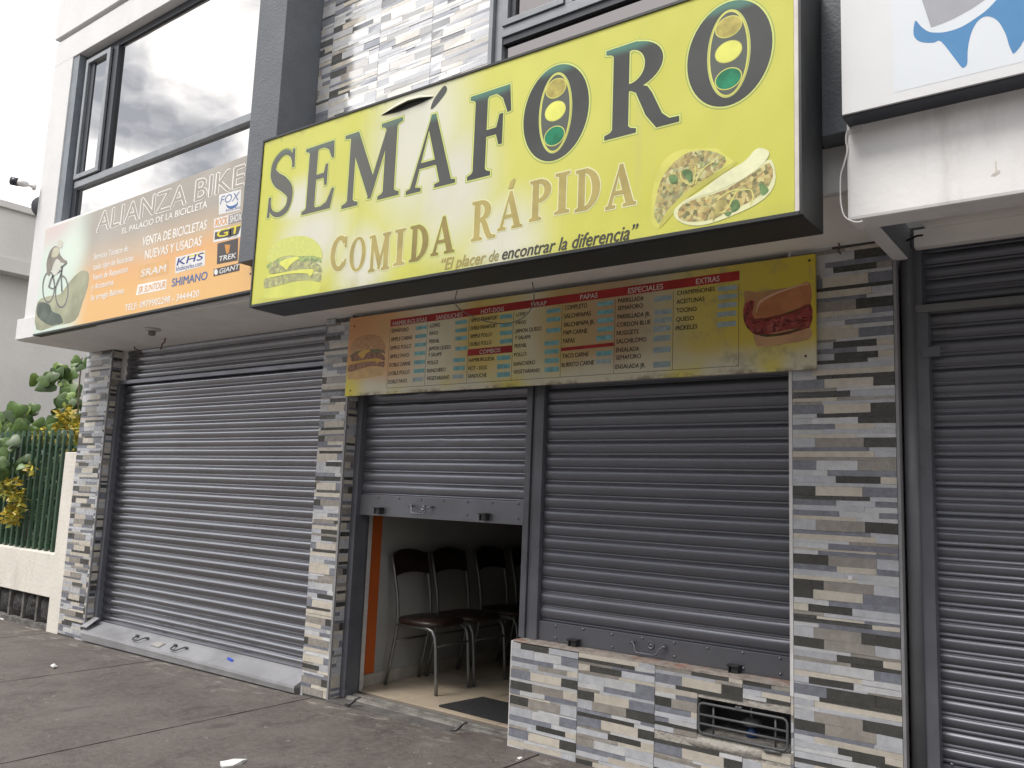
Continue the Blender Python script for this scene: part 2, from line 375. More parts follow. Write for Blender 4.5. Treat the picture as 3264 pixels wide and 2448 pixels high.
# ------------------------------------------------------------------ roller shutters
PROF = [(0, 0.), (.03, .0014), (.075, .0020), (.11, .0010), (.14, .0006), (.165, .005), (.24, .0085), (.36, .0128), (.48, .0156), (.58, .0168), (.67, .0168), (.76, .0155), (.84, .0126), (.91, .0084), (.96, .002), (.999, 0.)]
PROF2 = [(0, 0.), (.02, .005), (.09, .007), (.12, .002), (.15, .002), (.18, .008), (.26, .0125), (.36, .0150), (.43, .0125), (.465, .004), (.485, .001), (.50, .005), (.56, .007), (.59, .002), (.62, .002), (.655, .008), (.74, .0125), (.85, .0152), (.93, .0125), (.975, .003), (.999, 0.)]
def slat_mesh(length, pitch, nseg=24, seed=0, amp=.0004, dents=(), prof=PROF):
    rnd = np.random.RandomState(seed); v = []; f = []; k = len(prof)
    ph = rnd.uniform(0, 6.28, 6); fr = rnd.uniform(1.5, 9, 6)
    for i in range(nseg+1):
        u = i/nseg; x = length*u
        wob = amp*sum(math.sin(fr[j]*u*6.28+ph[j]) for j in range(6))/2
        fade = 1. if .012 < u < .988 else .72
        for (s, d) in prof:
            dd = d*fade+wob*(d/.0185)
            zz = s*pitch+wob*.7*(d/.0185)
            for (dx, dz, dr, da) in dents:
                q = math.exp(-((x-dx)/dr)**2-((s-dz)/.25)**2); dd -= da*q; zz += da*.25*q
            v.append((x, -dd, zz))
    for i in range(nseg):
        for j in range(k-1):
            a = i*k+j; f.append((a, a+k, a+k+1, a+1))
    me = mesh_from('slat', v, f, True); return me
def rivet_mesh():
    return MB().lathe((0, 0, 0), [(.0075, 0), (.0072, -.003), (.005, -.0055), (.0015, -.0066)], 10, 'y').mesh('rivet', True)
RIV = rivet_mesh()
def handle_parts(sh, c, m, wd=.17, bail='down', yf=.115):
    x, z = c
    b = MB()
    b.tube([(x-wd/2-.012, yf-.020, z), (x-wd/2+.012, yf-.020, z)], .008, 8); b.tube([(x+wd/2-.012, yf-.020, z), (x+wd/2+.012, yf-.020, z)], .008, 8)
    b.tube([(x-wd/2, yf, z), (x-wd/2, yf-.024, z)], .006, 8); b.tube([(x+wd/2, yf, z), (x+wd/2, yf-.024, z)], .006, 8)
    b.tube([(x-wd/2, yf-.022, z), (x-wd/2+.016, yf-.028, z-.008), (x-wd/2+.022, yf-.034, z-.034), (x-wd/2+.034, yf-.036, z-.046), (x+wd/2-.044, yf-.036, z-.046), (x+wd/2-.030, yf-.034, z-.036), (x+wd/2-.018, yf-.028, z-.010), (x+wd/2, yf-.022, z)], .0048, 8)
    part('handle', b.mesh('handle', True), m, sh)
    k = MB(); k.lathe((x+.008, yf, z-.004), [(.021, 0), (.021, -.004), (.016, -.006), (.015, -.003), (.006, -.003), (.005, -.007)], 18, 'y')
    part('keyhole', k.mesh('keyhole', True), m, sh)
def lock_box(sh, x, z, m, yf=.115):
    b = MB(); b.box(x-.030, x+.030, yf-.05, yf, z+.010, z+.018); b.box(x-.024, x-.017, yf-.044, yf, z-.026, z+.010); b.box(x-.010, x+.024, yf-.040, yf, z-.026, z+.010)
    part('padlock_housing', b.mesh('padlock_housing', bevel=.0015), BLACKM, sh)
def shutter(label, x0, x1, zb, zt, pitch, m, yp, nvar=3, amp=.0004, dents=None, prof=PROF, loc=None, seed=0):
    t = thing('roller_shutter', label, 'shutter', loc or ((x0+x1)/2, yp, zb), 'roller shutters of the shop front')
    ms = []
    for k in range(nvar):
        me = slat_mesh(x1-x0, pitch, 40 if dents else 24, seed*10+k, amp, prof=prof); me.materials.append(m); ms.append(me)
    n = int(math.ceil((zt-zb)/pitch)); rnd = random.Random(seed)
    for i in range(n):
        me = ms[rnd.randrange(nvar)]
        if dents and i in dents:
            me = slat_mesh(x1-x0, pitch, 60, seed*10+50+i, amp*1.5, dents[i], prof); me.materials.append(m)
        o = part('slat', me, m, t, local=True)
        o.location = Vector((x0, yp+rnd.uniform(-.0006, .0006), zb+i*pitch))-Vector(t.location)
        o.rotation_euler = (rnd.uniform(-.03, .03), rnd.uniform(-.0007, .0007), 0)
    return t
# left wide shutter
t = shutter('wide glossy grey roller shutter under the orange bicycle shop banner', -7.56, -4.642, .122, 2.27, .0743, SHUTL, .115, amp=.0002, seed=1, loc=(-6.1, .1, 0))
Lsh = t
bx('guide_rail', (-7.61, -7.555, .060, .16, -.03, 2.275), FRAME, t, .003)
bx('head_rail', (-7.61, -4.64, .070, .16, 2.276, 2.312), SHUT, t, .003)
n = 0
me = slat_mesh(2.97, .078, 24, 77, .0003); me.materials.append(SHUTL)
for i in range(5):
    o = part('slat', me, SHUTL, t, local=True); o.location = Vector((-7.60, .140, 2.312+i*.078))-Vector(t.location)
b = MB(); b.v = [(-7.615, .118, .128), (-4.645, .118, .128), (-4.645, -.052, .060), (-7.575, -.052, .058), (-7.575, -.056, .040), (-4.645, -.056, .042), (-4.645, -.050, .012), (-7.575, -.050, -.02), (-7.615, .118, .118), (-4.645, .118, .118)]
b.f = [(0, 1, 2, 3), (3, 2, 5, 4), (4, 5, 6, 7)]
me = b.mesh('apron'); part('apron_plate', me, mat('silver_grey_plate', (.38, .385, .41), .30, .12, 3, .0006, 120, metal=.4, dirt=((.15, .14, .13), 4, .5, .8, .5)), t)
APR = me.materials[0]
b = MB(); b.v = [(-7.60, .10, .118), (-7.60, -.05, .058), (-7.60, -.05, .092), (-7.60, .06, .165), (-7.50, -.05, .092), (-7.50, .06, .165)]; b.f = [(0, 1, 2, 3), (3, 2, 4, 5)]
part('end_flap', MB().mesh('x') if False else b.mesh('end_flap'), APR, t)
for xx in (-6.72, -6.15):          # two lifting handles lying on the plate
    h = MB(); yA, zA = .03, .098
    for sx in (-.075, .075): h.tube([(xx+sx-.018, yA, zA+.008), (xx+sx+.018, yA, zA+.008)], .009, 8)
    h.tube([(xx-.07, yA, zA+.01), (xx-.055, yA-.03, zA+.004), (xx-.05, yA-.055, zA-.006), (xx-.035, yA-.066, zA-.010), (xx+.03, yA-.066, zA-.010), (xx+.046, yA-.055, zA-.006), (xx+.055, yA-.03, zA+.004), (xx+.07, yA, zA+.01)], .0055, 8)
    part('handle', h.mesh('handle', True), mat('dark_handle', (.05, .05, .055), .4), t)
b = MB(); b.v = [(-6.49, .035, .0965), (-6.37, .035, .0965), (-6.37, -.025, .0725), (-6.49, -.025, .0725)]; b.v += [(a, c-.002, d+.004) for a, c, d in b.v]
b.f = [(4, 5, 6, 7), (0, 1, 5, 4), (1, 2, 6, 5), (2, 3, 7, 6), (3, 0, 4, 7)]
part('lock_plate', b.mesh('lock_plate'), mat('scuffed_plate', (.30, .29, .28), .5, .3, 30), t)
# half-open doorway shutter
DY = .135
t = shutter('half raised grey roller shutter over the open doorway', -4.30, -2.895, 1.362, 2.66, .0778, SHUT, DY, nvar=4, amp=.0007, seed=3, loc=(-3.6, .13, 1.21),
            dents={8: [(.52, .5, .05, .007), (.62, .6, .03, .004)], 7: [(.45, .6, .04, .004)], 4: [(.7, .5, .05, .004)], 9: [(.75, .5, .25, .004)], 0: [(1.33, .5, .03, .004)]})
bx('bottom_bar', (-4.302, -2.893, DY-.022, DY+.02, 1.222, 1.360), SHUT, t, .002)
yf = DY-.022
def rivets(t, x0, x1, za, zb, nn, yf):
    for k in range(nn):
        o = part('rivet', RIV, SHUT, t, local=True); o.location = Vector((x0+(x1-x0)*(k+.5)/nn, yf, za+random.uniform(-.003, .003)))-Vector(t.location)
        if k % 2 == 0 or k > nn-2:
            o = part('rivet', RIV, SHUT, t, local=True); o.location = Vector((x0+(x1-x0)*(k+.35)/nn+.03, yf, zb+random.uniform(-.003, .003)))-Vector(t.location)
rivets(t, -4.22, -2.85, 1.345, 1.262, 7, yf)
handle_parts(t, (-3.715, 1.300), SHUT, yf=yf)
lock_box(t, -4.09, 1.262, SHUT, yf); lock_box(t, -3.185, 1.262, SHUT, yf)
bx('guide_rail', (-4.349, -4.30, .083, .20, .02, 2.6), FRAME, t, .003)
# right shutter above the low wall
RY = .125
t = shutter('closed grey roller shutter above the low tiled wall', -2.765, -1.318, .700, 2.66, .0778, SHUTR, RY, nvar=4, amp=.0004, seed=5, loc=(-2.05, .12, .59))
yf = RY-.022
bx('bottom_bar', (-2.768, -1.314, yf, RY+.02, .593, .698), SHUTR, t, .002)
rivets(t, -2.74, -1.30, .684, .618, 8, yf)
handle_parts(t, (-2.068, .660), SHUTR, .18, yf=yf)
lock_box(t, -2.515, .612, SHUTR, yf); lock_box(t, -1.603, .612, SHUTR, yf)
bx('guide_rail', (-1.316, -1.3015, .05, .19, .593, 2.62), FRAME, t, .002)
t = thing('shutter_mullion', 'grey steel double channel post between the half open and the closed shutter', 'post', (-2.83, .13, .59))
for (a, c) in ((-2.893, -2.853), (-2.849, -2.826), (-2.822, -2.768)): bx('channel', (a, c, .085 if a != -2.849 else .098, .20, .592, 2.62), FRAME, t, .003)
bx('lower_post', (-2.893, -2.866, .20, .26, .02, .592), FRAME, t, .003)
# far right shutter of the neighbouring shop
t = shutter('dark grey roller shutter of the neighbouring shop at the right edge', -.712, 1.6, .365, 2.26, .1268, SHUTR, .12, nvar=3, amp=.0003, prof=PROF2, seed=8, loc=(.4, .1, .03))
bx('bottom_bar', (-.712, 1.6, .095, .14, .12, .363), SHUTR, t, .002)
o = part('rivet', RIV, SHUTR, t, local=True); o.location = Vector(onY(2850+408*.451, 1700+1632*.451, .094))-Vector(t.location)
bx('guide_rail', (-.772, -.712, .05, .19, .03, 2.262), FRAME, t, .003)
bx('guide_rail', (-.772, -.735, .058, .19, 2.268, 2.60), FRAME, t, .003)
bx('head_rail', (-.772, 1.6, .046, .19, 2.262, 2.296), mat('light_rail_paint', (.17, .17, .18), .4), t, .003)
bx('latch_plate', (-.735, -.665, .040, .049, 2.06, 2.105), FRAME, t, .002)
me = slat_mesh(2.3, .1268, 12, 99, .0003, prof=PROF2); me.materials.append(SHUTR)
for i in range(3):
    o = part('slat', me, SHUTR, t, local=True); o.location = Vector((-.735, .14, 2.297+i*.1268))-Vector(t.location)
t = thing('drain_pipe', 'grey painted downpipe in the slot right of the wide tiled pillar', 'pipe', (-.785, .03, .04))
part('pipe', MB().tube([(-.790, .052, .02), (-.790, .052, 2.56)], .030, 16).mesh('pipe', True), mat('pipe_paint', (.125, .13, .142), .42, .1, 5, dirt=((.05, .05, .05), 8, .6, .75, .5)), t)
bx('back_channel', (-.8245, -.773, .085, .2, .02, 2.56), mat('dark_gap', (.05, .05, .055), .7), t)
# ------------------------------------------------------------------ building above
FY = -.68
t = thing('shop_building', 'white two storey shop building with dark grey fins above the tiled shop fronts', 'building', (-4.5, -.3, 2.6)); BLD = t
FAS = WHITE
S = MB(); S.box(-8.065, -.835, FY, .6, 2.606, 2.795)
part('floor_slab', S.mesh('floor_slab', bevel=.006), WHITE, t)
part('soffit', MB().box(-8.045, -.845, FY+.02, .35, 2.598, 2.6055).mesh('soffit'), SOFFIT, t)
# masonry over the shutters behind the slab front and rear volume
bx('rear_wall', (-8.0, .9, .62, .82, 2.82, 7.5), mat('rear_plaster', (.4, .39, .38), .9), t)
wl = MB(); wl.box(-7.975, -7.61, FY+.02, .6, 2.795, 5.2); wl.box(-7.61, -4.60, FY+.02, .6, 2.795, 3.62); wl.box(-7.975, -4.60, FY+.02, .6, 5.2, 5.435); wl.box(-7.975, -4.60, FY+.05, .6, 5.435, 5.47); wl.box(-7.985, -4.60, FY, .6, 5.47, 7.2)
part('white_wall', wl.mesh('white_wall', bevel=.004), WHITE, t)
b = MB(); b.box(-7.607, -4.6, FY+.14, .6, 3.62, 5.2)   # dark room block behind the glass
part('room_block', MB().box(-7.607, -4.6, FY+.30, .5, 3.621, 5.199).mesh('room_block'), mat('dark_room', (.02, .02, .022), .9), t)
fin = MB().box(-4.565, -4.27, -.82, -.45, 2.80, 7.2); part('fin', fin.mesh('fin', bevel=.004), DARKFIN, t)
part('fin', MB().box(-.935, -.79, -.79, -.45, 2.797, 7.2).mesh('fin', bevel=.004), DARKFIN, t)
part('upper_wall', MB().box(-4.60, -2.79, -.515, .6, 2.796, 7.2).mesh('upper_wall'), GROUT, t)
part('upper_wall', MB().box(-2.79, -.95, -.40, .6, 2.796, 7.2).mesh('upper_wall2'), mat('dark_room2', (.02, .02, .022), .9), t)
# glass: mirror-tinted
def glass(name, tint, k, rough=.015):
    m, tt, b = nodes(name); g = G(tt)
    b.inputs['Base Color'].default_value = (*tint, 1); b.inputs['Metallic'].default_value = k; b.inputs['Roughness'].default_value = rough
    g.bump(b, g.noise(.9, 2), .006); return m
GL1 = glass('mirror_glass', (.50, .49, .48), 1.0)
GL2 = glass('tinted_mirror_glass', (.19, .178, .18), 1.0)
GY = FY+.10
# left window (bicycle shop)
w1 = part('window', MB().box(-7.608, -7.50, FY+.03, GY+.04, 3.621, 5.199).mesh('window_jamb'), mat('jamb_grey', (.20, .225, .255), .5), t)
part('frame', MB().box(-7.499, -7.415, GY-.005, GY+.06, 3.63, 5.19).box(-7.415, -4.6, GY-.005, GY+.06, 5.135, 5.195).mesh('frame', bevel=.004), ALUD, w1)
part('frame', MB().box(-7.415, -4.6, GY-.03, GY+.05, 3.925, 3.985).mesh('frame', bevel=.004), ALU, w1, label='window transom')
part('frame', MB().box(-6.985, -6.90, GY-.02, GY+.05, 3.985, 5.135).mesh('frame', bevel=.004), ALUD, w1)
cs = MB(); cs.box(-7.415, -7.375, GY-.045, GY-.006, 4.0, 5.125); cs.box(-7.045, -6.99, GY-.045, GY-.022, 4.0, 5.125); cs.box(-7.375, -7.045, GY-.045, GY-.006, 4.0, 4.04); cs.box(-7.375, -7.045, GY-.045, GY-.006, 5.085, 5.125)
part('casement', cs.mesh('casement', bevel=.003), ALU, w1)
part('casement', MB().box(-7.374, -7.300, GY-.020, GY-.003, 4.041, 5.084).mesh('casement_inner'), ALUD, w1)
def pane(nm, x0, x1, z0, z1, y, m, par):
    tilt = random.uniform(-.002, .002)
    part(nm, MB().box(x0, x1, y, y+.006, z0, z1).mesh(nm), m, par)
pane('pane', -7.299, -7.046, 4.041, 5.084, GY-.012, GL1, w1)
pane('pane', -6.899, -4.60, 3.986, 5.134, GY+.01, GL1, w1)
pane('pane', -7.414, -4.60, 3.63, 3.924, GY+.01, GL1, w1)
# right window behind the yellow sign
WY = -.53
w2 = part('window', MB().box(-2.79, -2.765, WY-.02, WY+.1, 2.80, 7.0).mesh('window_jamb'), ALU, t)
part('frame', MB().box(-2.764, -2.712, WY+.005, WY+.1, 2.80, 7.0).box(-2.712, -.95, WY, WY+.08, 3.90, 3.955).mesh('frame', bevel=.003), ALU, w2)
cs = MB(); cs.box(-2.705, -2.668, WY-.012, WY+.03, 3.958, 6.2); cs.box(-2.335, -2.300, WY-.012, WY+.03, 3.958, 6.2); cs.box(-2.668, -2.335, WY-.012, WY+.03, 3.958, 3.992)
part('casement', cs.mesh('casement', bevel=.002), ALU, w2)
part('frame', MB().box(-2.296, -2.25, WY+.0, WY+.08, 3.955, 6.2).mesh('mullion', bevel=.002), ALU, w2)
part('frame', MB().box(-2.667, -2.632, WY+.012, WY+.05, 3.993, 6.2).box(-2.711, -.95, WY+.012, WY+.06, 3.862, 3.899).mesh('inner_frame'), ALUD, w2)
pane('pane', -2.631, -2.336, 3.993, 6.2, WY+.03, GL2, w2); pane('pane', -2.249, -.95, 3.956, 6.2, WY+.03, GL2, w2); pane('pane', -2.711, -.95, 2.9, 3.861, WY+.035, GL2, w2)
# upper strip-tiled wall
t = thing('tiled_upper_wall', 'glossy stone-strip tiled wall panel above the yellow sign beside the dark fin', 'wall', (-3.5, -.515, 2.8))
part('backing', MB().box(-4.27, -2.792, -.5265, -.5151, 2.80, 7.1).mesh('backing'), GROUT, t)
clad(t, 'x', -.519, -4.268, -2.793, 3.36, 4.62, -4.593, 51, limit=300, TILE=TILE_U)
clad(t, 'x', -.519, -4.268, -2.793, 4.62, 5.6, -4.593, 52, joined=True, TILE=TILE_U)
# ------------------------------------------------------------------ neighbour shop (right)
t = thing('neighbour_shop', 'white rendered front of the neighbouring shop below the tooth sign', 'building', (.4, -.3, 2.4))
NY = -.80
part('fascia', MB().box(-.820, 2.6, NY, -.66, 2.445, 6.0).mesh('fascia', bevel=.012), mat('white_render', (.76, .755, .76), .75, .04, 3, .0018, 18, dirt=((.42, .40, .38), 3.5, .5, .75, .45, (1.6, 1, .35))), t)
part('soffit', MB().box(-.70, 2.6, -.66, .3, 2.625, 2.66).mesh('soffit'), SOFFIT, t)
part('edge_beam', MB().box(-.842, -.775, -.659, .02, 2.50, 2.60).mesh('edge_beam', bevel=.01), WHITE, t)
part('beam_side', MB().box(-.7745, -.769, -.659, .02, 2.502, 2.64).mesh('beam_side'), DARKFIN, t)
part('shutter_beam', MB().box(-.75, 2.6, -.002, .045, 2.545, 2.624).mesh('shutter_beam'), SOFFIT, t)
part('infill', MB().box(-.83, 2.6, .2, .25, 0, 2.7).mesh('infill'), DK, t)
pl = MB(); c = onY(2500+1245*.5426, 980*.5426, NY)
pl.v = [(c[0]+a, NY+.001, c[2]+b) for a, b in ((-.004, .03), (.003, .028), (.004, -.01), (.016, -.012), (.012, -.028), (-.006, -.038), (-.022, -.034), (-.014, -.022), (-.005, -.018))]+[(c[0]-.001, NY-.004, c[2]-.018)]; pl.f = [(i, (i+1) % 9, 9) for i in range(9)]
part('plaster_scar', pl.mesh('plaster_scar', True), mat('plaster_scar', (.55, .53, .5), .9), t)
# ------------------------------------------------------------------ unseen houses added behind the camera to block low sky light
def added_house(x0, x1, h, col, label, nw):
    t_ = thing('added_street_house', label, 'house', ((x0+x1)/2, -18, -.25), 'added unseen houses across the street')
    wm = mat('house_render_%d' % nw, col, .85, .08, 1.2)
    part('wall', MB().box(x0, x1, -25, -17, -.25, h).mesh('wall'), wm, t_)
    part('roof_edge', MB().box(x0-.2, x1+.2, -25.2, -16.7, h, h+.3).mesh('roof_edge', bevel=.03), mat('roof_edge', (.3, .29, .28), .9), t_)
    st = (x1-x0)/nw
    for k in range(nw):
        for z0 in (1.1, 4.1, 7.0):
            if z0+1.6 > h: continue
            f = part('window', MB().box(x0+st*(k+.25), x0+st*(k+.75), -17.0, -16.95, z0, z0+1.5).mesh('window', bevel=.01), mat('house_frame', (.5, .49, .47), .6), t_)
            part('pane', MB().box(x0+st*(k+.29), x0+st*(k+.71), -16.95, -16.94, z0+.1, z0+1.4).mesh('pane'), mat('house_glass', (.03, .035, .04), .08), f)
    part('door', MB().box((x0+x1)/2-.5, (x0+x1)/2+.5, -17, -16.93, -.2, 2.0).mesh('door', bevel=.01), mat('house_door', (.10, .06, .04), .5), t_)
added_house(-36, -15.5, 5.6, (.34, .31, .27), 'added unseen long low ochre house across the street', 6)
added_house(-15, 1.5, 7.4, (.30, .29, .28), 'added unseen grey two storey house directly across the street', 5)
added_house(2, 24, 9.6, (.33, .28, .25), 'added unseen tall brownish three storey house across the street on the right', 6)
# ------------------------------------------------------------------ interior
t = thing('dining_room', 'dim dining room with white and orange wall seen through the open doorway', 'room', (-2.6, 2, .02)); ROOM = t
WIN = mat('interior_wall', (.36, .36, .35), .7, .08, 3)
ORG = mat('orange_wall_paint', (.52, .11, .018), .6, .08, 4)
bx('wall', (-4.55, -4.41, .452, 5.0, -.02, 2.7), WIN, t); bx('wall', (-4.55, -4.41, .285, .4515, .115, 2.7), ORG, t, label='orange painted strip of wall by the door')
bx('wall', (-4.41, .8, 5.0, 5.1, -.02, 2.7), WIN, t); bx('wall', (.8, .9, .25, 5.1, -.02, 2.7), WIN, t)
bx('ceiling', (-4.55, .9, .25, 5.1, 2.7, 2.8), WIN, t)
FT = mat('beige_floor_tile', (.46, .39, .30), .3, .12, 3, dirt=((.25, .21, .17), 5, .5, .75, .5))
bx('floor_bed', (-4.41, .8, .20, 5.0, -.05, .024), mat('dark_grout', (.16, .14, .12), .9), t)
for i in range(8):
    for j in range(7):
        a, c = -4.408+i*.42, .262+j*.42
        if a > -1.2: continue
        bx('floor_tile', (a, a+.417, c, c+.417, .0245, .032), FT, t, .0015)
SK = mat('skirting_tile', (.42, .39, .34), .5, .15, 8, dirt=((.15, .13, .11), 6, .5, .7, .5))
for j in range(8): bx('skirting', (-4.4095, -4.398, .286+j*.36 if j else .286, .286+j*.36+.357, .0325, .112), SK, t, .002)
b = MB(); b.box(-4.349, -2.862, .10, .135, .0, .030); b.box(-4.349, -2.862, .15, .185, .0, .036); b.box(-4.349, -2.862, .09, .20, -.02, .018)
part('threshold_track', b.mesh('threshold_track', bevel=.002), mat('worn_steel', (.33, .32, .30), .4, .3, 12, metal=.5, dirt=((.10, .09, .08), 6, .45, .7, .7, (.4, 1, 1))), t)
bx('threshold_concrete', (-4.349, -2.862, -.03, .0895, -.02, .016), mat('oily_concrete', (.10, .095, .092), .7, .3, 6, .006, 50), t)
bx('door_jamb', (-4.41, -4.35, .20, .262, .0, 2.6), FRAME, t, .003); bx('door_jamb', (-4.409, -4.375, .263, .284, .0, 2.6), FRAME, t, .002)
single('doormat', (lambda q: (setattr(q, 'v', [(-3.67, .317, .034), (-3.61, .70, .034), (-2.95, .68, .034), (-3.00, .30, .034)] + [(-3.668, .319, .045), (-3.612, .698, .045), (-2.952, .678, .045), (-3.002, .302, .045)]), setattr(q, 'f', [(0, 1, 5, 4), (1, 2, 6, 5), (2, 3, 7, 6), (3, 0, 4, 7), (4, 5, 6, 7)]), q.mesh('doormat'))[2])(MB()),
       mat('black_mat', (.018, .018, .02), .95, .3, 40, .006, 120), 'black doormat on the tiled floor just inside the doorway', 'doormat')
CH = mat('chair_steel', (.20, .21, .21), .35, .1, 10, metal=.6); SEAT = mat('dark_brown_vinyl', (.028, .016, .013), .4, .2, 12)
def chair():
    t = thing('dining_chair', 'dining chair with grey steel legs nearest to the doorway', 'chair', (0, 0, 0), 'row of dining chairs along the inside wall')
    w = .178
    for s in (-1, 1):
        part('leg', MB().tube([(-.235, s*w, 0), (-.20, s*w, .16), (-.165, s*w, .33), (-.150, s*w, .43), (-.150, s*w, .50), (-.165, s*w, .62), (-.20, s*w*1.02, .78), (-.235, s*w*1.04, .915)], .0125, 8).mesh('leg', True), CH, t, True)
        part('leg', MB().tube([(.235, s*w, 0), (.225, s*w, .15), (.213, s*w, .30), (.200, s*w, .375), (.175, s*w, .415), (.13, s*w, .428), (-.15, s*w, .428)], .0125, 8).mesh('leg', True), CH, t, True)
    part('stretcher', MB().tube([(.213, -w, .315), (.205, 0, .318), (.213, w, .315)], .008, 8).mesh('stretcher', True), CH, t, True)
    part('stretcher', MB().tube([(-.17, -w, .31), (-.17, w, .31)], .008, 8).mesh('stretcher', True), CH, t, True)
    q = MB(); ring = []
    for k in range(28):
        a = 2*math.pi*k/28; ca, sa = math.cos(a), math.sin(a)
        rx = .205*abs(ca)**.6*(1 if ca > 0 else -1); ry = .205*abs(sa)**.6*(1 if sa > 0 else -1); ring.append((rx+.01, ry))
    lv = [(.94, .436), (1.0, .446), (1.0, .462), (.95, .474), (.7, .482), (.01, .484)]
    for s, z in lv: q.v += [(a*s+.0, b*s, z) for a, b in ring]
    for k in range(len(lv)-1):
        for j in range(28): q.f.append((k*28+j, k*28+(j+1) % 28, (k+1)*28+(j+1) % 28, (k+1)*28+j))
    q.f.append(tuple(range(28))[::-1])
    part('seat', q.mesh('seat', True), SEAT, t, True)
    q = MB(); n = 12
    for d in (0, .018):
        for k in range(n+1):
            u = -1+2*k/n; y = u*(w*1.02+.004); bow = -.028*(1-u*u)
            q.v.append((-.198+bow+d, y, .755+.022*(1-u*u))); q.v.append((-.236+bow+d, y, .905+.035*(1-u*u)))
    for k in range(n):
        a = 2*k; q.f.append((a, a+2, a+3, a+1)); c = a+2*(n+1); q.f.append((c, c+1, c+3, c+2))
        q.f.append((a, c, c+2, a+2)); q.f.append((a+1, a+3, c+3, c+1))
    part('backrest', q.mesh('backrest', True), SEAT, t, True)
    return t
def copy_tree(o, parent=None):
    c = o.copy(); COL.objects.link(c); c.parent = parent
    for ch in list(o.children): copy_tree(ch, c)
    return c
c0 = chair()
labs = ['dining chair with grey steel legs nearest to the doorway', 'second dining chair from the doorway along the inside wall', 'third dining chair from the doorway along the inside wall', 'farthest dining chair along the inside wall, mostly hidden by the shutter post']
src = [c0]+[copy_tree(c0) for _ in range(3)]
for i, o in enumerate(src):
    o.location = (-4.115+.012*i, (.69, 1.10, 1.60, 2.06)[i], .032); o.rotation_euler = (0, 0, (.03, -.02, .02, 0)[i]); o['label'] = labs[i]
# ------------------------------------------------------------------ flat print helpers
_tc = {}
def text_mesh(s, off=0.):
    cu = bpy.data.curves.new('txt', 'FONT'); cu.body = s; cu.resolution_u = 3; cu.size = 1
    o = bpy.data.objects.new('txt', cu); COL.objects.link(o)
    dg = bpy.context.evaluated_depsgraph_get(); me = bpy.data.meshes.new_from_object(o.evaluated_get(dg))
    bpy.data.objects.remove(o); bpy.data.curves.remove(cu); return me
CAPH = .73
def lettering(parent, s, p0, p1, hpx, Y, m, z, shear=0., bold=.012, name='lettering', hpx1=None):
    """print s along the baseline p0->p1 (photo pixels mapped on plane y=Y), capital height hpx pixels at p0"""
    a = onY(*z(p0), Y); b = onY(*z(p1), Y); up = onY(*z((p0[0], p0[1]-hpx)), Y); h = up[2]-a[2]
    h1 = h
    if hpx1: h1 = onY(*z((p1[0], p1[1]-hpx1)), Y)[2]-b[2]
    me = text_mesh(s, bold)
    n = len(me.vertices); co_ = np.empty(n*3, 'f'); me.vertices.foreach_get('co', co_); co_ = co_.reshape(-1, 3)
    x0, x1 = co_[:, 0].min(), co_[:, 0].max(); u = (co_[:, 0]-x0)/(x1-x0)
    hh = h+(h1-h)*u
    X = a[0]+(b[0]-a[0])*u+shear*co_[:, 1]/CAPH*hh; Z = a[2]+(b[2]-a[2])*u+co_[:, 1]/CAPH*hh
    Yv = np.full(n, Y)
    F = [tuple(p.vertices) for p in me.polygons]; bpy.data.meshes.remove(me); V = []; FF = []
    for k, (dx, dz) in enumerate(((0, 0), (bold, 0), (-bold, 0), (0, bold*.6), (0, -bold*.6)) if bold else ((0, 0),)):
        FF += [tuple(q+len(V) for q in f) for f in F]
        V += list(zip(X+dx*hh, Yv-.00008*k, Z+dz*hh))
    me = mesh_from(name, V, FF)
    return part(name, me, m, parent)
def flat(parent, pts, Y, m, z, name='print', th=.0004):
    """polygon traced in photo pixels, laid on plane y=Y"""
    P = [onY(*z(p), Y) for p in pts]
    b = bmesh.new(); vs = [b.verts.new(tuple(map(float, p))) for p in P]
    es = [b.edges.new((vs[i], vs[(i+1) % len(vs)])) for i in range(len(vs))]
    bmesh.ops.triangle_fill(b, edges=es, use_beauty=True, use_dissolve=False)
    me = bpy.data.meshes.new(name); b.to_mesh(me); b.free(); return part(name, me, m, parent)
def smooth_poly(pts, k=4):
    P = [np.array(p, float) for p in pts]; n = len(P); out = []
    for i in range(n):
        p0, p1, p2, p3 = P[i-1], P[i], P[(i+1) % n], P[(i+2) % n]
        for j in range(k):
            t_ = j/k; out.append(tuple(.5*((2*p1)+(-p0+p2)*t_+(2*p0-5*p1+4*p2-p3)*t_*t_+(-p0+3*p1-3*p2+p3)*t_**3)))
    return out
def zoom(x0, y0, s): return lambda p: (x0+p[0]*s, y0+p[1]*s)
def pmat(name, col, var=.06, scale=8, rough=.45): return mat('print_'+name, col, rough, var, scale, spec=.25)
def speck(name, cols, scale, rough=.5):
    m, t, b = nodes('print_'+name); g = G(t)
    vo = g.n('ShaderNodeTexVoronoi'); vo.inputs['Scale'].default_value = scale; g.l(g.p, vo.inputs['Vector'])
    sx = g.n('ShaderNodeSeparateColor'); g.l(vo.outputs['Color'], sx.inputs[0])
    r = g.n('ShaderNodeValToRGB'); e = r.color_ramp.elements; r.color_ramp.interpolation = 'LINEAR'
    e[0].color = (*cols[0], 1); e[1].color = (*cols[-1], 1)
    for i, c in enumerate(cols[1:-1]): q = e.new((i+1)/(len(cols)-1)); q.color = (*c, 1)
    g.l(sx.outputs[0], r.inputs[0]); g.l(g.mix(g.math('MULTIPLY', g.noise(scale*.8), .3), r.outputs[0], cols[0]), b.inputs['Base Color']); b.inputs['Roughness'].default_value = rough
    return m
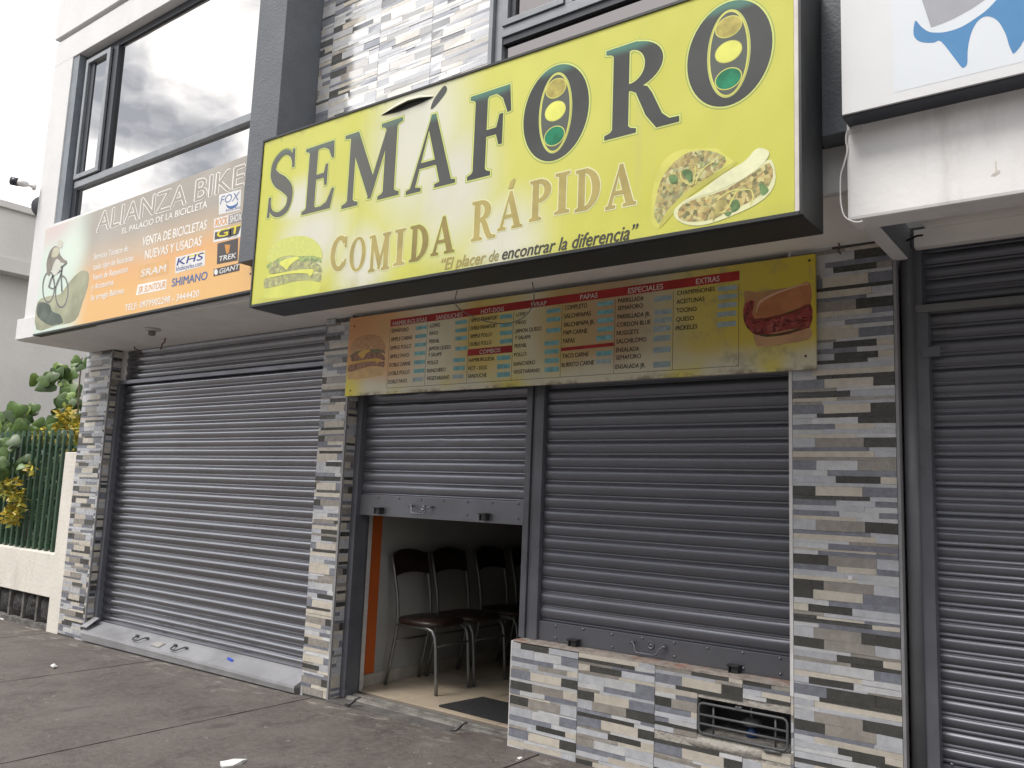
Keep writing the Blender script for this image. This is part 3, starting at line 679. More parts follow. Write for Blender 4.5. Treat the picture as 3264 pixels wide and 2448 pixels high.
# ------------------------------------------------------------------ yellow sign
SY = -1.04
t = thing('yellow_shop_sign', 'long yellow lightbox sign of the fast food shop with big traffic-light letters', 'sign', (-2.5, -.92, 2.41)); SG = t
TL = onY(831, 452, SY); BL = onY(806, 979, SY); BR = onY(2553, 684, SY); TRm = onY(2154, 7, SY)
sx0 = float((TL[0]+BL[0])/2); sx1 = float(BR[0]); zb0, zb1 = float(BL[2]), float(BR[2]); zt0 = float(TL[2]); zt1 = float(TL[2]+(TRm[2]-TL[2])*(sx1-TL[0])/(TRm[0]-TL[0]))
SB = -.795
def quadbox(x0, x1, ya, yb, z00, z01, z10, z11):
    """box whose top and bottom edges may slope: z00,z01 bottom/top at x0, z10,z11 at x1"""
    q = MB(); q.v = [(x0, ya, z00), (x1, ya, z10), (x1, yb, z10), (x0, yb, z00), (x0, ya, z01), (x1, ya, z11), (x1, yb, z11), (x0, yb, z01)]
    q.f = [(0, 3, 2, 1), (4, 5, 6, 7), (0, 1, 5, 4), (1, 2, 6, 5), (2, 3, 7, 6), (3, 0, 4, 7)]; return q
def signface():
    m, tt, b = nodes('faded_yellow_vinyl'); g = G(tt)
    c = g.mix(g.rng(g.noise(.9, 3), .3, .7), (.56, .57, .10), (.60, .60, .15))
    X, _, Z = g.xyz()[0:3]
    c = g.mix(g.rng(X, -2.6, -1.2, 0, .6), c, (.50, .495, .075))
    bl = None
    for (p, r) in (((1330, 430), (.50, .75)), ((1440, 600), (.40, .5)), ((1000, 760), (.45, .32)), ((1150, 850), (.30, .35)), ((1600, 780), (.35, .35)), ((960, 640), (.3, .2))):
        q = onY(*p, SY); s = g.blob((q[0], q[1], q[2]), (r[0], 1, r[1]))
        bl = s if bl is None else g.math('MAXIMUM', bl, s)
    bl = g.math('MULTIPLY', bl, g.rng(g.noise(2.2, 4), .2, .55, .75, 1.))
    c = g.mix(bl, c, (.64, .64, .55))
    # water streaks and grime below the top edge
    st = g.rng(g.noise(9, 5, .6, (1, 1, .06)), .55, .8); c = g.mix(g.math('MULTIPLY', st, .35), c, (.45, .44, .20))
    top = g.rng(Z, zt0-.07, zt0-.004); c = g.mix(g.math('MULTIPLY', top, g.rng(g.noise(14, 5, .7), .45, .7, 0, .8)), c, (.22, .21, .12))
    bot = g.rng(Z, zb0+.10, zb0+.01); c = g.mix(g.math('MULTIPLY', bot, g.rng(g.noise(7, 5, .7), .35, .7, .1, .6)), c, (.42, .42, .10))
    g.l(c, b.inputs['Base Color']); b.inputs['Roughness'].default_value = .5; b.inputs['Specular IOR Level'].default_value = .3
    g.bump(b, g.math('ADD', g.noise(1.6, 3, .5, (1, 1, .45)), g.math('MULTIPLY', g.noise(240, 2), .012)), .045); return m
part('face', quadbox(sx0+.012, sx1-.022, SY, SY+.02, zb0+.014, zt0-.012, zb1+.014, zt1-.012).mesh('face'), signface(), t)
part('face_edge', quadbox(sx1-.0215, sx1-.004, SY+.001, SY+.02, zb1+.014, zt1-.012, zb1+.014, zt1-.012).mesh('face_edge'), mat('pale_edge_tape', (.62, .58, .55), .6, .1, 8), t)
part('box', quadbox(sx0, sx1+.006, SY+.0205, SB, zb0-.004, zt0, zb1-.004, zt1).mesh('box', bevel=.004), BLACKM, t)
b = MB()
for (x0, x1, a0, a1, b0, b1) in ((sx0, sx1, zb0, zb0+.0135, zb1, zb1+.0135), (sx0, sx1, zt0-.0115, zt0, zt1-.0115, zt1), (sx0, sx0+.0115, zb0+.014, zt0-.012, zb0+.014, zt0-.012), (sx1-.0035, sx1+.006, zb1, zt1, zb1, zt1)):
    q = quadbox(x0, x1, SY-.006, SY+.020, a0, a1, b0, b1); i = len(b.v); b.v += q.v; b.f += [tuple(k+i for k in f) for f in q.f]
part('frame', b.mesh('frame'), BLACKM, t)
# hidden steel brackets tying the sign box to the slab front
for xx in (-3.7, -2.5, -1.4): part('bracket', MB().box(xx, xx+.04, SB, FY, 2.66, 2.70).mesh('bracket'), BLACKM, t)
Z1 = zoom(780, 0, .859)
CHAR = None
def lettermat(name, dark, teal, zc, h):
    m, tt, b = nodes(name); g = G(tt); Z = g.xyz()[2]
    c = g.mix(g.rng(g.noise(3, 3), .3, .7), vmul(dark, .85), vmul(dark, 1.15))
    c = g.mix(g.rng(g.math('ADD', Z, g.math('MULTIPLY', g.noise(9, 2), .04)), zc+h*.44, zc+h*.54), c, teal)
    X = g.xyz()[0]; c = g.mix(g.rng(X, -2.3, -3.4, 0., .75), c, (.15, .152, .14))
    g.l(c, b.inputs['Base Color']); b.inputs['Roughness'].default_value = .5; b.inputs['Specular IOR Level'].default_value = .2; return m
RIM = pmat('lime_rim', (.34, .40, .10)); RIM2 = pmat('pale_rim', (.60, .66, .22)); RIM3 = pmat('cream_rim', (.70, .70, .42))
def ell(cx, cy, rx, ry, n=40, a0=0, a1=2*math.pi): return [(cx+rx*math.cos(a0+(a1-a0)*i/n), cy+ry*math.sin(a0+(a1-a0)*i/n)) for i in range(n if abs(a1-a0) > 6.2 else n+1)]
def serif(x0, x1, y, up, t=.035, br=.03):
    """serif slab bracketed into a stem; y is the outer edge, up=+1 if glyph lies above it"""
    return [(x0, y), (x1, y), (x1, y+up*t), (x0, y+up*t)]
def stem(x0, x1, y0, y1, s=.07, top=True, bot=True, t=.03, br=.05):
    """vertical stem with bracketed serifs as one outline"""
    L_, R_ = [], []
    pts = []
    if bot: pts += [(x0-s, y0), (x1+s, y0), (x1+s, y0+t), (x1+s*.35, y0+t+br*.35), (x1, y0+t+br)]
    else: pts += [(x0, y0), (x1, y0)]
    if top: pts += [(x1, y1-t-br), (x1+s*.35, y1-t-br*.35), (x1+s, y1-t), (x1+s, y1), (x0-s, y1), (x0-s, y1-t), (x0-s*.35, y1-t-br*.35), (x0, y1-t-br)]
    else: pts += [(x1, y1), (x0, y1)]
    if bot: pts += [(x0, y0+t+br), (x0-s*.35, y0+t+br*.35), (x0-s, y0+t)]
    return pts
def ringseg(cx, cy, ro, ri, a0, a1, n=24, icx=None):
    icx = cx if icx is None else icx
    o = [(cx+ro[0]*math.cos(a0+(a1-a0)*i/n), cy+ro[1]*math.sin(a0+(a1-a0)*i/n)) for i in range(n+1)]
    q = [(icx+ri[0]*math.cos(a0+(a1-a0)*i/n), cy+ri[1]*math.sin(a0+(a1-a0)*i/n)) for i in range(n+1)]
    return o+q[::-1]
PI = math.pi
def curve_stroke(pts, ws):
    """variable width stroke along a smooth path -> closed outline"""
    P = []
    n = len(pts)
    for i in range(n-1):
        p0, p1, p2, p3 = [np.array(pts[max(0, min(n-1, k))], float) for k in (i-1, i, i+1, i+2)]
        for j in range(6):
            u = j/6; P.append((.5*((2*p1)+(-p0+p2)*u+(2*p0-5*p1+4*p2-p3)*u*u+(-p0+3*p1-3*p2+p3)*u**3), ws[i]+(ws[i+1]-ws[i])*u))
    P.append((np.array(pts[-1], float), ws[-1])); A, B = [], []
    for i, (p, w_) in enumerate(P):
        d = P[min(i+1, len(P)-1)][0]-P[max(i-1, 0)][0]; d /= (np.linalg.norm(d)+1e-9); nrm = np.array((-d[1], d[0]))
        A.append(tuple(p+nrm*w_/2)); B.append(tuple(p-nrm*w_/2))
    return A+B[::-1]
GLY = {
 'S': [curve_stroke([(.90, .76), (.80, .90), (.52, .97), (.22, .87), (.15, .70), (.32, .57), (.62, .46), (.86, .31), (.80, .10), (.50, .02), (.20, .09), (.09, .26)], [.03, .06, .06, .10, .18, .21, .22, .19, .11, .06, .05, .03]),
       [(.86, .97), (.93, .97), (.95, .70), (.89, .70)], [(.05, .02), (.11, .02), (.13, .31), (.07, .31)]],
 'E': [stem(.20, .42, 0, 1, .12), [(.42, .0), (.88, .0), (.96, .27), (.92, .28), (.78, .09), (.62, .045), (.42, .045)], [(.42, 1.), (.88, 1.), (.90, .76), (.86, .755), (.76, .90), (.62, .955), (.42, .955)],
       [(.42, .49), (.66, .49), (.70, .37), (.74, .37), (.74, .67), (.70, .67), (.66, .545), (.42, .545)]],
 'M': [stem(.12, .20, 0, 1, .09, top=False), stem(.72, .88, 0, 1, .08), [(.02, 1), (.24, 1), (.54, .30), (.48, .05), (.16, .80), (.12, .955), (.02, .97)], [(.50, .22), (.72, .92), (.72, .70), (.51, .05), (.47, .05)]],
 'A': [[(.47, 1), (.54, 1), (.90, .045), (.98, .03), (.98, 0), (.60, 0), (.60, .03), (.70, .05), (.42, .84)], [(.47, 1), (.42, .84), (.18, .05), (.30, .03), (.30, 0), (.02, 0), (.02, .03), (.10, .05), (.45, .93)], [(.27, .31), (.62, .31), (.60, .365), (.29, .365)]],
 'F': [stem(.20, .44, 0, 1, .12), [(.44, 1.), (.92, 1.), (.96, .70), (.91, .695), (.80, .88), (.66, .955), (.44, .955)], [(.44, .47), (.68, .47), (.74, .34), (.79, .34), (.79, .68), (.74, .68), (.68, .53), (.44, .53)]],
 'O': [ringseg(.5, .5, (.5, .52), (.255, .44), 0, 2*PI, 48)],
 'R': [stem(.14, .34, 0, 1, .11), ringseg(.36, .74, (.44, .26), (.22, .20), -PI/2, PI/2, 20), [(.34, .95), (.34, 1.0), (.36, 1.0), (.36, .94)], [(.34, .54), (.34, .48), (.36, .48), (.36, .54)],
       [(.44, .52), (.60, .46), (.66, .38), (.80, .12), (.90, .045), (1.02, .04), (1.02, 0), (.74, 0), (.60, .16), (.46, .44), (.36, .49)]],
 'C': [ringseg(.55, .5, (.50, .52), (.28, .42), .75, 2*PI-.75, 32), [(.86, .96), (.93, .96), (.93, .66), (.86, .68)], [(.80, .12), (.92, .28), (.94, .26), (.86, .10)]],
 'I': [stem(.30, .70, 0, 1, .25)],
 'D': [stem(.16, .36, 0, 1, .12), ringseg(.34, .5, (.60, .50), (.36, .44), -PI/2, PI/2, 24)],
 'P': [stem(.16, .36, 0, 1, .12), ringseg(.36, .72, (.50, .28), (.28, .215), -PI/2, PI/2, 20)],
}
def grow(poly, d, asp):
    """offset outline outward by d (glyph units), asp = width/height of the glyph box"""
    P = [np.array((p[0]*asp, p[1])) for p in poly]; n = len(P); ar = sum(P[i][0]*P[(i+1) % n][1]-P[(i+1) % n][0]*P[i][1] for i in range(n)); s = 1 if ar > 0 else -1
    out = []
    for i in range(n):
        a = P[i]-P[i-1]; b = P[(i+1) % n]-P[i]; a = a/(np.linalg.norm(a)+1e-9); b = b/(np.linalg.norm(b)+1e-9)
        na = np.array((a[1], -a[0])); nb = np.array((b[1], -b[0])); m_ = na+nb; k = m_.dot(m_)/2
        m_ = m_/max(k, .5); q = P[i]+s*m_*d; out.append((q[0]/asp, q[1]))
    return out
def poly_mesh(polys, name):
    b = bmesh.new()
    for (pl_, Y) in polys:
        vs = [b.verts.new((float(p[0]), Y, float(p[1]))) for p in pl_]
        es = []
        for i in range(len(vs)):
            try: es.append(b.edges.new((vs[i], vs[(i+1) % len(vs)])))
            except ValueError: pass
        r = bmesh.ops.triangle_fill(b, edges=es, use_beauty=True, use_dissolve=False)
    me = bpy.data.meshes.new(name); b.to_mesh(me); b.free(); return me
def glyph(parent, ch, box, z, Y, m, rim=None, rimd=.02, rim2=None, name='letter', fat=.011):
    l, r, top, bot = box; cx = (l+r)/2
    xl = onY(*z((l, (top+bot)/2)), Y)[0]; xr = onY(*z((r, (top+bot)/2)), Y)[0]
    zt = onY(*z((cx, top)), Y)[2]; zb = onY(*z((cx, bot)), Y)[2]; W, H = xr-xl, zt-zb; asp = W/H
    tr = lambda p: (xl+p[0]*W, zb+p[1]*H)
    polys = []; 
    for k, pl_ in enumerate(GLY[ch]): polys.append(([tr(p) for p in (grow(pl_, fat, asp) if ch != 'O' else pl_)], Y-.0012-.00015*k))
    o = part(name, poly_mesh(polys, name), m(zb+H/2, H) if callable(m) else m, parent)
    if rim2:
        part('letter_rim', poly_mesh([([tr(p) for p in (grow(pl_, fat+rimd*1.5, asp) if ch != 'O' else ringseg(.5, .5, (.5+rimd*1.7/asp, .52+rimd*1.7), (.255-rimd/asp, .44-rimd), 0, 2*PI, 48))], Y-.0003-.00006*k) for k, pl_ in enumerate(GLY[ch])], 'letter_rim'), rim2, o)
    if rim:
        part('letter_rim', poly_mesh([([tr(p) for p in (grow(pl_, fat+rimd, asp) if ch != 'O' else ringseg(.5, .5, (.5+rimd/asp, .52+rimd), (.255-rimd*.5/asp, .44-rimd*.5), 0, 2*PI, 48))], Y-.0007-.00006*k) for k, pl_ in enumerate(GLY[ch])], 'letter_rim'), rim, o)
    return o, tr, W, H
SEM = [('S', (90, 184, 562, 798)), ('E', (213, 338, 541, 780)), ('M', (366, 585, 474, 744)), ('A', (606, 788, 428, 696)), ('F', (823, 990, 341, 648)), ('O', (1036, 1277, 250, 587)), ('R', (1335, 1605, 152, 484)), ('O', (1643, 1959, 13, 383))]
LG = [pmat('lamp_tan', (.42, .36, .10), .25, 20), pmat('lamp_yellow', (.70, .72, .16), .1), pmat('lamp_green', (.015, .20, .10), .25, 20)]
OVAL = pmat('traffic_oval', (.10, .115, .10)); lmc = {}
def lm(zc, H):
    k = round(zc, 2); return lettermat('sign_letter_%d' % int(k*100), (.068, .073, .072), (.09, .21, .165), zc, H)
for i, (ch, bxx) in enumerate(SEM):
    o, tr, W, H = glyph(t, ch, bxx, Z1, SY, lm, RIM2, .016, RIM)
    if ch == 'O':        # traffic light inside the letter
        k = W/H
        for (rx, ry, mm, dy) in ((.240, .432, pmat('yellow_line', (.62, .62, .16)), .0016), (.218, .413, OVAL, .0019)):
            part('traffic_oval', poly_mesh([([tr((.5+rx*math.cos(a), .5+ry*math.sin(a))) for a in np.linspace(0, 2*PI, 41)[:-1]], SY-dy)], 'traffic_oval'), mm, o)
        for cy, mm in ((.765, LG[0]), (.515, LG[1]), (.245, LG[2])):
            part('lamp_rim', poly_mesh([([tr((.5+.160*math.cos(a), cy+.108*math.sin(a))) for a in np.linspace(0, 2*PI, 33)[:-1]], SY-.0022)], 'lamp_rim'), pmat('yellow_line', (.62, .62, .16)), o)
            part('lamp', poly_mesh([([tr((.5+.148*math.cos(a), cy+.098*math.sin(a))) for a in np.linspace(0, 2*PI, 33)[:-1]], SY-.0025)], 'lamp'), mm, o)
    if ch == 'A':
        ac = smooth_poly([(690, 402), (700, 372), (725, 335), (740, 318), (750, 325), (745, 345), (720, 378), (698, 402)], 3)
        flat(t, ac, SY-.0013, lmc.setdefault('a', lettermat('sign_accent', (.068, .073, .072), (.09, .21, .165), onY(*Z1((720, 360)), SY)[2], .25)), Z1, 'accent')
TAN = pmat('tan_letter', (.40, .33, .12), .12); BRN = pmat('brown_letter', (.27, .215, .075), .15)
CR = [('C', (318, 380, 881, 1001), 0), ('O', (390, 449, 882, 1004), 0), ('M', (462, 541, 871, 1001), 0), ('I', (556, 596, 853, 981), 0), ('D', (612, 684, 836, 965), 1), ('A', (694, 781, 806, 940), 1), ('R', (843, 928, 745, 886), 0), ('A', (942, 1031, 712, 846), 0), ('P', (1057, 1147, 667, 812), 0), ('I', (1152, 1206, 643, 789), 0), ('D', (1226, 1322, 627, 776), 0), ('A', (1341, 1453, 612, 765), 0)]
for ch, bxx, kk in CR: glyph(t, ch, bxx, Z1, SY, (TAN, BRN)[kk], RIM3 if not kk else RIM2, .03, fat=.022)
flat(t, [(978, 700), (985, 675), (1000, 660), (1005, 668), (993, 700)], SY-.0013, TAN, Z1, 'accent')
lettering(t, '“El placer', (722, 1003), (888, 976), 44, SY-.0012, TAN, Z1, .28, bold=.02); lettering(t, 'de', (903, 972), (938, 966), 42, SY-.0012, pmat('slogan_mid', (.30, .27, .12)), Z1, .28)
SLG = pmat('slogan_dark', (.07, .068, .06)); lettering(t, 'encontrar la diferencia”', (952, 964), (1448, 884), 46, SY-.0012, SLG, Z1, .26, hpx1=56, bold=.022)
# printed burger
ZB = zoom(780, 700, .2351)
BUR = dict(bun=[(300, 560), (320, 450), (390, 340), (500, 270), (640, 230), (780, 220), (900, 250), (1000, 330), (1045, 430), (1045, 520), (960, 500), (880, 490), (740, 500), (600, 490), (450, 530), (380, 580)],
  lettuce=[(300, 620), (400, 560), (450, 540), (560, 520), (700, 490), (900, 480), (960, 470), (1030, 520), (1040, 590), (990, 560), (960, 590), (860, 570), (700, 620), (560, 600), (450, 640), (380, 620), (310, 660)],
  patty=[(320, 680), (360, 620), (400, 560), (470, 600), (520, 640), (600, 650), (640, 590), (720, 550), (800, 575), (900, 550), (960, 590), (1020, 620), (1040, 710), (940, 690), (700, 690), (450, 720), (350, 730)],
  cheese=[(470, 590), (560, 530), (700, 500), (740, 530), (700, 550), (620, 610), (570, 680), (520, 640)],
  patty2=[(260, 900), (280, 800), (500, 750), (700, 730), (930, 740), (1030, 730), (1020, 840), (900, 820), (700, 830), (500, 880), (290, 930)],
  cheese2=[(320, 760), (600, 700), (860, 670), (935, 690), (890, 770), (830, 730), (600, 735), (320, 790)],
  base=[(265, 950), (500, 890), (700, 840), (1010, 850), (1015, 950), (980, 990), (700, 1040), (290, 1070), (265, 1030)])
def burger(parent, z, Y, cols, scale):
    order = ['base', 'patty2', 'lettuce', 'bun', 'patty', 'cheese2', 'cheese']
    for i, k in enumerate(order):
        flat(parent, smooth_poly(BUR[k], 3), Y-.0003*(i+1), cols[k], z, 'burger_print')
fade = dict(bun=speck('faded_bun', [(.60, .64, .14), (.52, .56, .16), (.64, .66, .20)], 120), lettuce=speck('faded_lettuce', [(.20, .30, .12), (.42, .52, .16), (.12, .18, .10)], 70), patty=speck('faded_patty', [(.42, .44, .16), (.22, .22, .15), (.50, .52, .22)], 60),
            patty2=speck('faded_patty2', [(.42, .44, .16), (.24, .24, .16), (.50, .52, .22)], 55), cheese=pmat('faded_cheese', (.68, .70, .16)), cheese2=pmat('faded_cheese', (.68, .70, .16)), base=pmat('faded_bun_base', (.60, .63, .15), .06))
burger(t, ZB, SY-.0002, fade, 1)
# printed tacos
ZT = zoom(1980, 430, .2803)
flat(t, smooth_poly([(330, 940), (345, 800), (350, 700), (375, 540), (420, 400), (480, 300), (560, 220), (680, 175), (780, 160), (1000, 150), (1100, 160), (1180, 230), (1270, 290), (1240, 370), (900, 570), (650, 770), (480, 980), (430, 1060), (370, 1035)], 2), SY-.0005, pmat('taco_shell', (.58, .57, .14), .1), ZT, 'taco_print')
flat(t, smooth_poly([(380, 930), (390, 760), (450, 520), (540, 380), (660, 260), (800, 190), (1000, 180), (1180, 250), (1150, 370), (880, 560), (640, 740), (500, 900), (440, 1020)], 2), SY-.0008, speck('taco_filling', [(.44, .36, .12), (.20, .13, .07), (.54, .46, .16), (.06, .08, .04), (.60, .58, .30), (.14, .22, .06)], 75), ZT, 'taco_print')
flat(t, smooth_poly([(430, 1062), (470, 960), (640, 740), (860, 560), (1100, 420), (1290, 300), (1275, 360), (900, 610), (690, 780), (520, 980)], 2), SY-.0011, pmat('taco_fold', (.47, .46, .11), .12), ZT, 'taco_print')
flat(t, smooth_poly([(595, 900), (620, 830), (720, 750), (900, 690), (1200, 590), (1450, 430), (1600, 330), (1710, 280), (1760, 480), (1700, 650), (1550, 780), (1350, 880), (1100, 980), (900, 1030), (750, 1020), (640, 970)], 2), SY-.0014, pmat('tortilla_pale', (.66, .67, .40), .08), ZT, 'taco_print')
flat(t, smooth_poly([(640, 900), (700, 790), (900, 715), (1200, 615), (1560, 390), (1690, 320), (1725, 480), (1630, 640), (1470, 760), (1200, 880), (1060, 955), (850, 985), (700, 975)], 2), SY-.0017, speck('taco_filling2', [(.42, .32, .11), (.19, .12, .06), (.56, .46, .17), (.05, .07, .03), (.60, .58, .26), (.46, .30, .10)], 68), ZT, 'taco_print')
flat(t, smooth_poly([(690, 765), (900, 640), (1150, 450), (1400, 300), (1520, 170), (1600, 150), (1680, 190), (1660, 270), (1560, 380), (1350, 520), (1100, 630), (850, 712)], 3), SY-.0020, pmat('tortilla_white', (.70, .71, .46), .1, 14), ZT, 'taco_print')
GRN = pmat('printed_lettuce', (.13, .22, .09), .3, 30); YEL = pmat('printed_cheese', (.62, .60, .20))
for pl_ in ([(690, 410), (760, 390), (810, 430), (800, 540), (720, 480)], [(540, 480), (600, 450), (650, 510), (580, 560)], [(1570, 560), (1620, 560), (1680, 630), (1600, 690)], [(1250, 760), (1330, 740), (1350, 830), (1260, 880)], [(1170, 890), (1260, 870), (1220, 930)]): flat(t, smooth_poly(pl_, 3), SY-.0019, GRN, ZT, 'taco_print')
for a in ([(670, 420), (690, 500), (800, 570), (840, 450), (840, 350)], [(840, 560), (890, 450), (960, 360), (1050, 300)], [(1060, 900), (1180, 860), (1260, 740), (1310, 630)], [(1310, 630), (1460, 620), (1500, 700), (1470, 800)], [(1090, 740), (1200, 660), (1330, 610)]):
    flat(t, curve_stroke(a, [14]*len(a)), SY-.0021, YEL, ZT, 'taco_print')
flat(t, [(1090, 740), (1200, 742), (1190, 800), (1130, 860), (1085, 930), (1040, 990), (1060, 880)], SY-.0024, pmat('peeled_vinyl', (.36, .32, .12), .3, 20), ZT, 'peeled_patch')
# torn slit near the top edge
ZQ = zoom(780, 0, .416)
flat(t, smooth_poly([(1045, 882), (1150, 830), (1250, 780), (1340, 755), (1445, 740), (1380, 775), (1290, 815), (1180, 855), (1110, 872)], 2), SY-.0026, mat('slit_dark', (.02, .025, .02), .9), ZQ, 'tear')
fl = [(1045, 882), (1150, 818), (1250, 768), (1340, 745), (1445, 738)]; lo = [(1045, 880), (1150, 800), (1250, 745), (1340, 725), (1445, 732)]
q = MB(); A = [onY(*ZQ(p), SY-.002) for p in lo]; B = [onY(*ZQ(p), SY-.022 if 0 < i < 4 else SY-.002) for i, p in enumerate(fl)]
q.v = [tuple(p) for p in A+B]; q.f = [(i, i+1, i+6, i+5) for i in range(4)]; part('torn_flap', q.mesh('torn_flap', True), mat('grey_vinyl', (.50, .50, .40), .5), t)
# ------------------------------------------------------------------ menu board
MY = -.05
t = thing('menu_board', 'long faded menu board listing dishes below the yellow sign', 'sign', (-2.75, -.03, 2.02)); MBD = t
mx0, mx1, mz0, mz1 = -4.339, -1.166, 2.021, 2.567
def menumat():
    m, tt, b = nodes('menu_vinyl'); g = G(tt); X, _, Z = g.xyz()[0:3]
    r = g.n('ShaderNodeValToRGB'); e = r.color_ramp.elements
    g.l(g.rng(g.math('ADD', X, g.math('MULTIPLY', g.math('SUBTRACT', g.noise(1.6, 3), .5), .35)), mx0, mx1), r.inputs[0])
    stops = [(0, (.62, .30, .12)), (.05, (.68, .42, .20)), (.12, (.70, .66, .50)), (.22, (.68, .63, .44)), (.30, (.66, .50, .14)), (.40, (.70, .61, .25)), (.50, (.68, .64, .45)), (.58, (.56, .42, .16)), (.68, (.50, .36, .20)), (.76, (.48, .34, .20)), (.84, (.52, .47, .32)), (.90, (.60, .50, .14)), (1, (.62, .50, .05))]
    e[0].position = 0; e[0].color = (*stops[0][1], 1); e[1].position = 1; e[1].color = (*stops[-1][1], 1)
    for p, c in stops[1:-1]: q = e.new(p); q.color = (*c, 1)
    c = r.outputs[0]
    low = g.rng(g.math('ADD', Z, g.math('MULTIPLY', g.math('SUBTRACT', g.noise(2.4, 4), .5), .18)), mz0+.17, mz0+.03)
    c = g.mix(low, c, (.64, .61, .47))
    c = g.mix(g.math('MULTIPLY', g.rng(g.noise(2.4, 2), .5, .68), low), c, (.66, .58, .08))
    cx = g.blob((mx0, MY, mz0), (.25, 1, .30)); c = g.mix(cx, c, (.72, .62, .06))
    d = g.math('MULTIPLY', g.rng(g.noise(6, 6, .7), .48, .7), g.rng(X, -2.4, -1.5, .12, .75)); c = g.mix(d, c, (.27, .25, .17))
    c = g.mix(g.math('MULTIPLY', g.rng(Z, mz0+.03, mz0), g.rng(g.noise(12, 5, .7), .45, .65)), c, (.25, .22, .15))
    g.l(c, b.inputs['Base Color']); b.inputs['Roughness'].default_value = .5; return m
part('panel', MB().box(mx0, mx1, MY, MY+.022, mz0, mz1).mesh('panel', bevel=.003), menumat(), t)
Z3 = zoom(1050, 900, .4069); Z4 = zoom(1750, 780, .4069)
RED = pmat('menu_red', (.36, .035, .035), .15); BLU = pmat('price_blue', (.20, .45, .48), .2, 30); BLP = pmat('price_blue_faded', (.33, .42, .44), .15, 30); INK = pmat('menu_ink', (.035, .03, .03)); HWH = pmat('heading_white', (.60, .55, .50))
def rectpx(parent, a, b, Y, m, name, th=.0):
    p, q = onY(*a, Y), onY(*b, Y); x0, x1 = sorted((p[0], q[0])); z0, z1 = sorted((p[2], q[2]))
    return part(name, mesh_from(name, [(x0, Y, z0), (x1, Y, z0), (x1, Y, z1), (x0, Y, z1)], [(0, 1, 2, 3)]), m, parent)
def rectxz(parent, x0, x1, z0, z1, Y, m, name): return part(name, mesh_from(name, [(x0, Y, z0), (x1, Y, z0), (x1, Y, z1), (x0, Y, z1)], [(0, 1, 2, 3)]), m, parent)
bl_ = onY(*Z3((478, 348)), MY); tl_ = onY(*Z3((480, 293)), MY); tr_ = onY(*Z4((1493, 203)), MY); br_ = onY(*Z4((1492, 278)), MY)
part('heading_bar', mesh_from('heading_bar', [(bl_[0], MY-.0006, bl_[2]), (br_[0], MY-.0006, br_[2]), (tr_[0], MY-.0006, tr_[2]), (tl_[0], MY-.0006, tl_[2])], [(0, 1, 2, 3)]), RED, t)
for z, pp in ((Z3, [(1080, 578), (1430, 548), (1432, 493), (1085, 525)]), (Z4, [(93, 835), (507, 793), (508, 765), (95, 808)])): flat(t, pp, MY-.0006, RED, z, 'heading_bar')
LN = pmat('menu_rule', (.10, .09, .08))
botz = onY(*Z3((445, 830)), MY)[2]; botz1 = onY(*Z4((1480, 925)), MY)[2]
for z, a in ((Z3, (462, 600)), (Z3, (757, 570)), (Z3, (1085, 540)), (Z3, (1438, 400)), (Z3, (1818, 400)), (Z4, (515, 650)), (Z4, (972, 600)), (Z4, (1486, 600))):
    x = onY(*z(a), MY)[0]; rectxz(t, x-.0012, x+.0012, botz+.002, bl_[2]-.001, MY-.0004, LN, 'rule')
rectxz(t, bl_[0], br_[0], botz-.001, botz+.0015, MY-.0005, LN, 'rule')
HEADS = [('HAMBURGUESAS', Z3, (497, 340), (763, 306), 34), ('SANDUCHES', Z3, (835, 294), (1042, 267), 34), ('HOT-DOG', Z3, (1187, 247), (1365, 224), 35), ('WRAP', Z3, (1577, 194), (1700, 180), 37), ('COMBOS', Z3, (1175, 562), (1338, 545), 34), ('PAPAS', Z4, (245, 432), (380, 414), 40), ('ESPECIALES', Z4, (620, 383), (893, 347), 44), ('EXTRAS', Z4, (1152, 310), (1335, 285), 44)]
for s, z, a, b_, h in HEADS: lettering(t, s, a, b_, h, MY-.0010, HWH, z, bold=.02)
ITEMS3 = [('SEMÁFORO', (485, 395), (618, 382)), ('SIMPLE CARNE', (482, 463), (647, 445)), ('SIMPLE POLLO', (476, 530), (640, 512)), ('SIMPLE PAVO', (472, 597), (622, 582)), ('DOBLE CARNE', (468, 663), (634, 648)), ('DOBLE POLLO', (463, 730), (626, 715)), ('DOBLE PAVO', (458, 795), (606, 785)),
 ('LOMO', (787, 355), (866, 347)), ('PAVO', (785, 415), (850, 410)), ('PERNIL', (780, 478), (862, 470)), ('JAMON QUESO', (777, 535), (950, 520)), ('Y SALAMI', (775, 583), (875, 575)), ('POLLO', (769, 645), (851, 638)), ('RANCHERO', (765, 708), (908, 697)), ('VEGETARIANO', (762, 768), (940, 757)),
 ('SIMPLE FRANKFURT', (1110, 312), (1320, 288)), ('DOBLE FRANKFURT', (1106, 375), (1312, 352)), ('SIMPLE POLLO', (1103, 438), (1273, 420)), ('DOBLE POLLO', (1100, 500), (1268, 483)), ('HAMBURGUESA', (1091, 625), (1292, 610)), ('HOT - DOG', (1087, 688), (1233, 680)), ('SANDUCHE', (1083, 750), (1230, 740)),
 ('LOMO', (1463, 268), (1550, 258)), ('PAVO', (1460, 332), (1537, 325)), ('JAMON QUESO', (1456, 397), (1660, 375)), ('Y SALAMI', (1453, 450), (1573, 440)), ('PERNIL', (1450, 515), (1545, 505)), ('POLLO', (1446, 583), (1542, 573)), ('RANCHERO', (1443, 655), (1610, 640)), ('VEGETARIANO', (1440, 718), (1648, 702))]
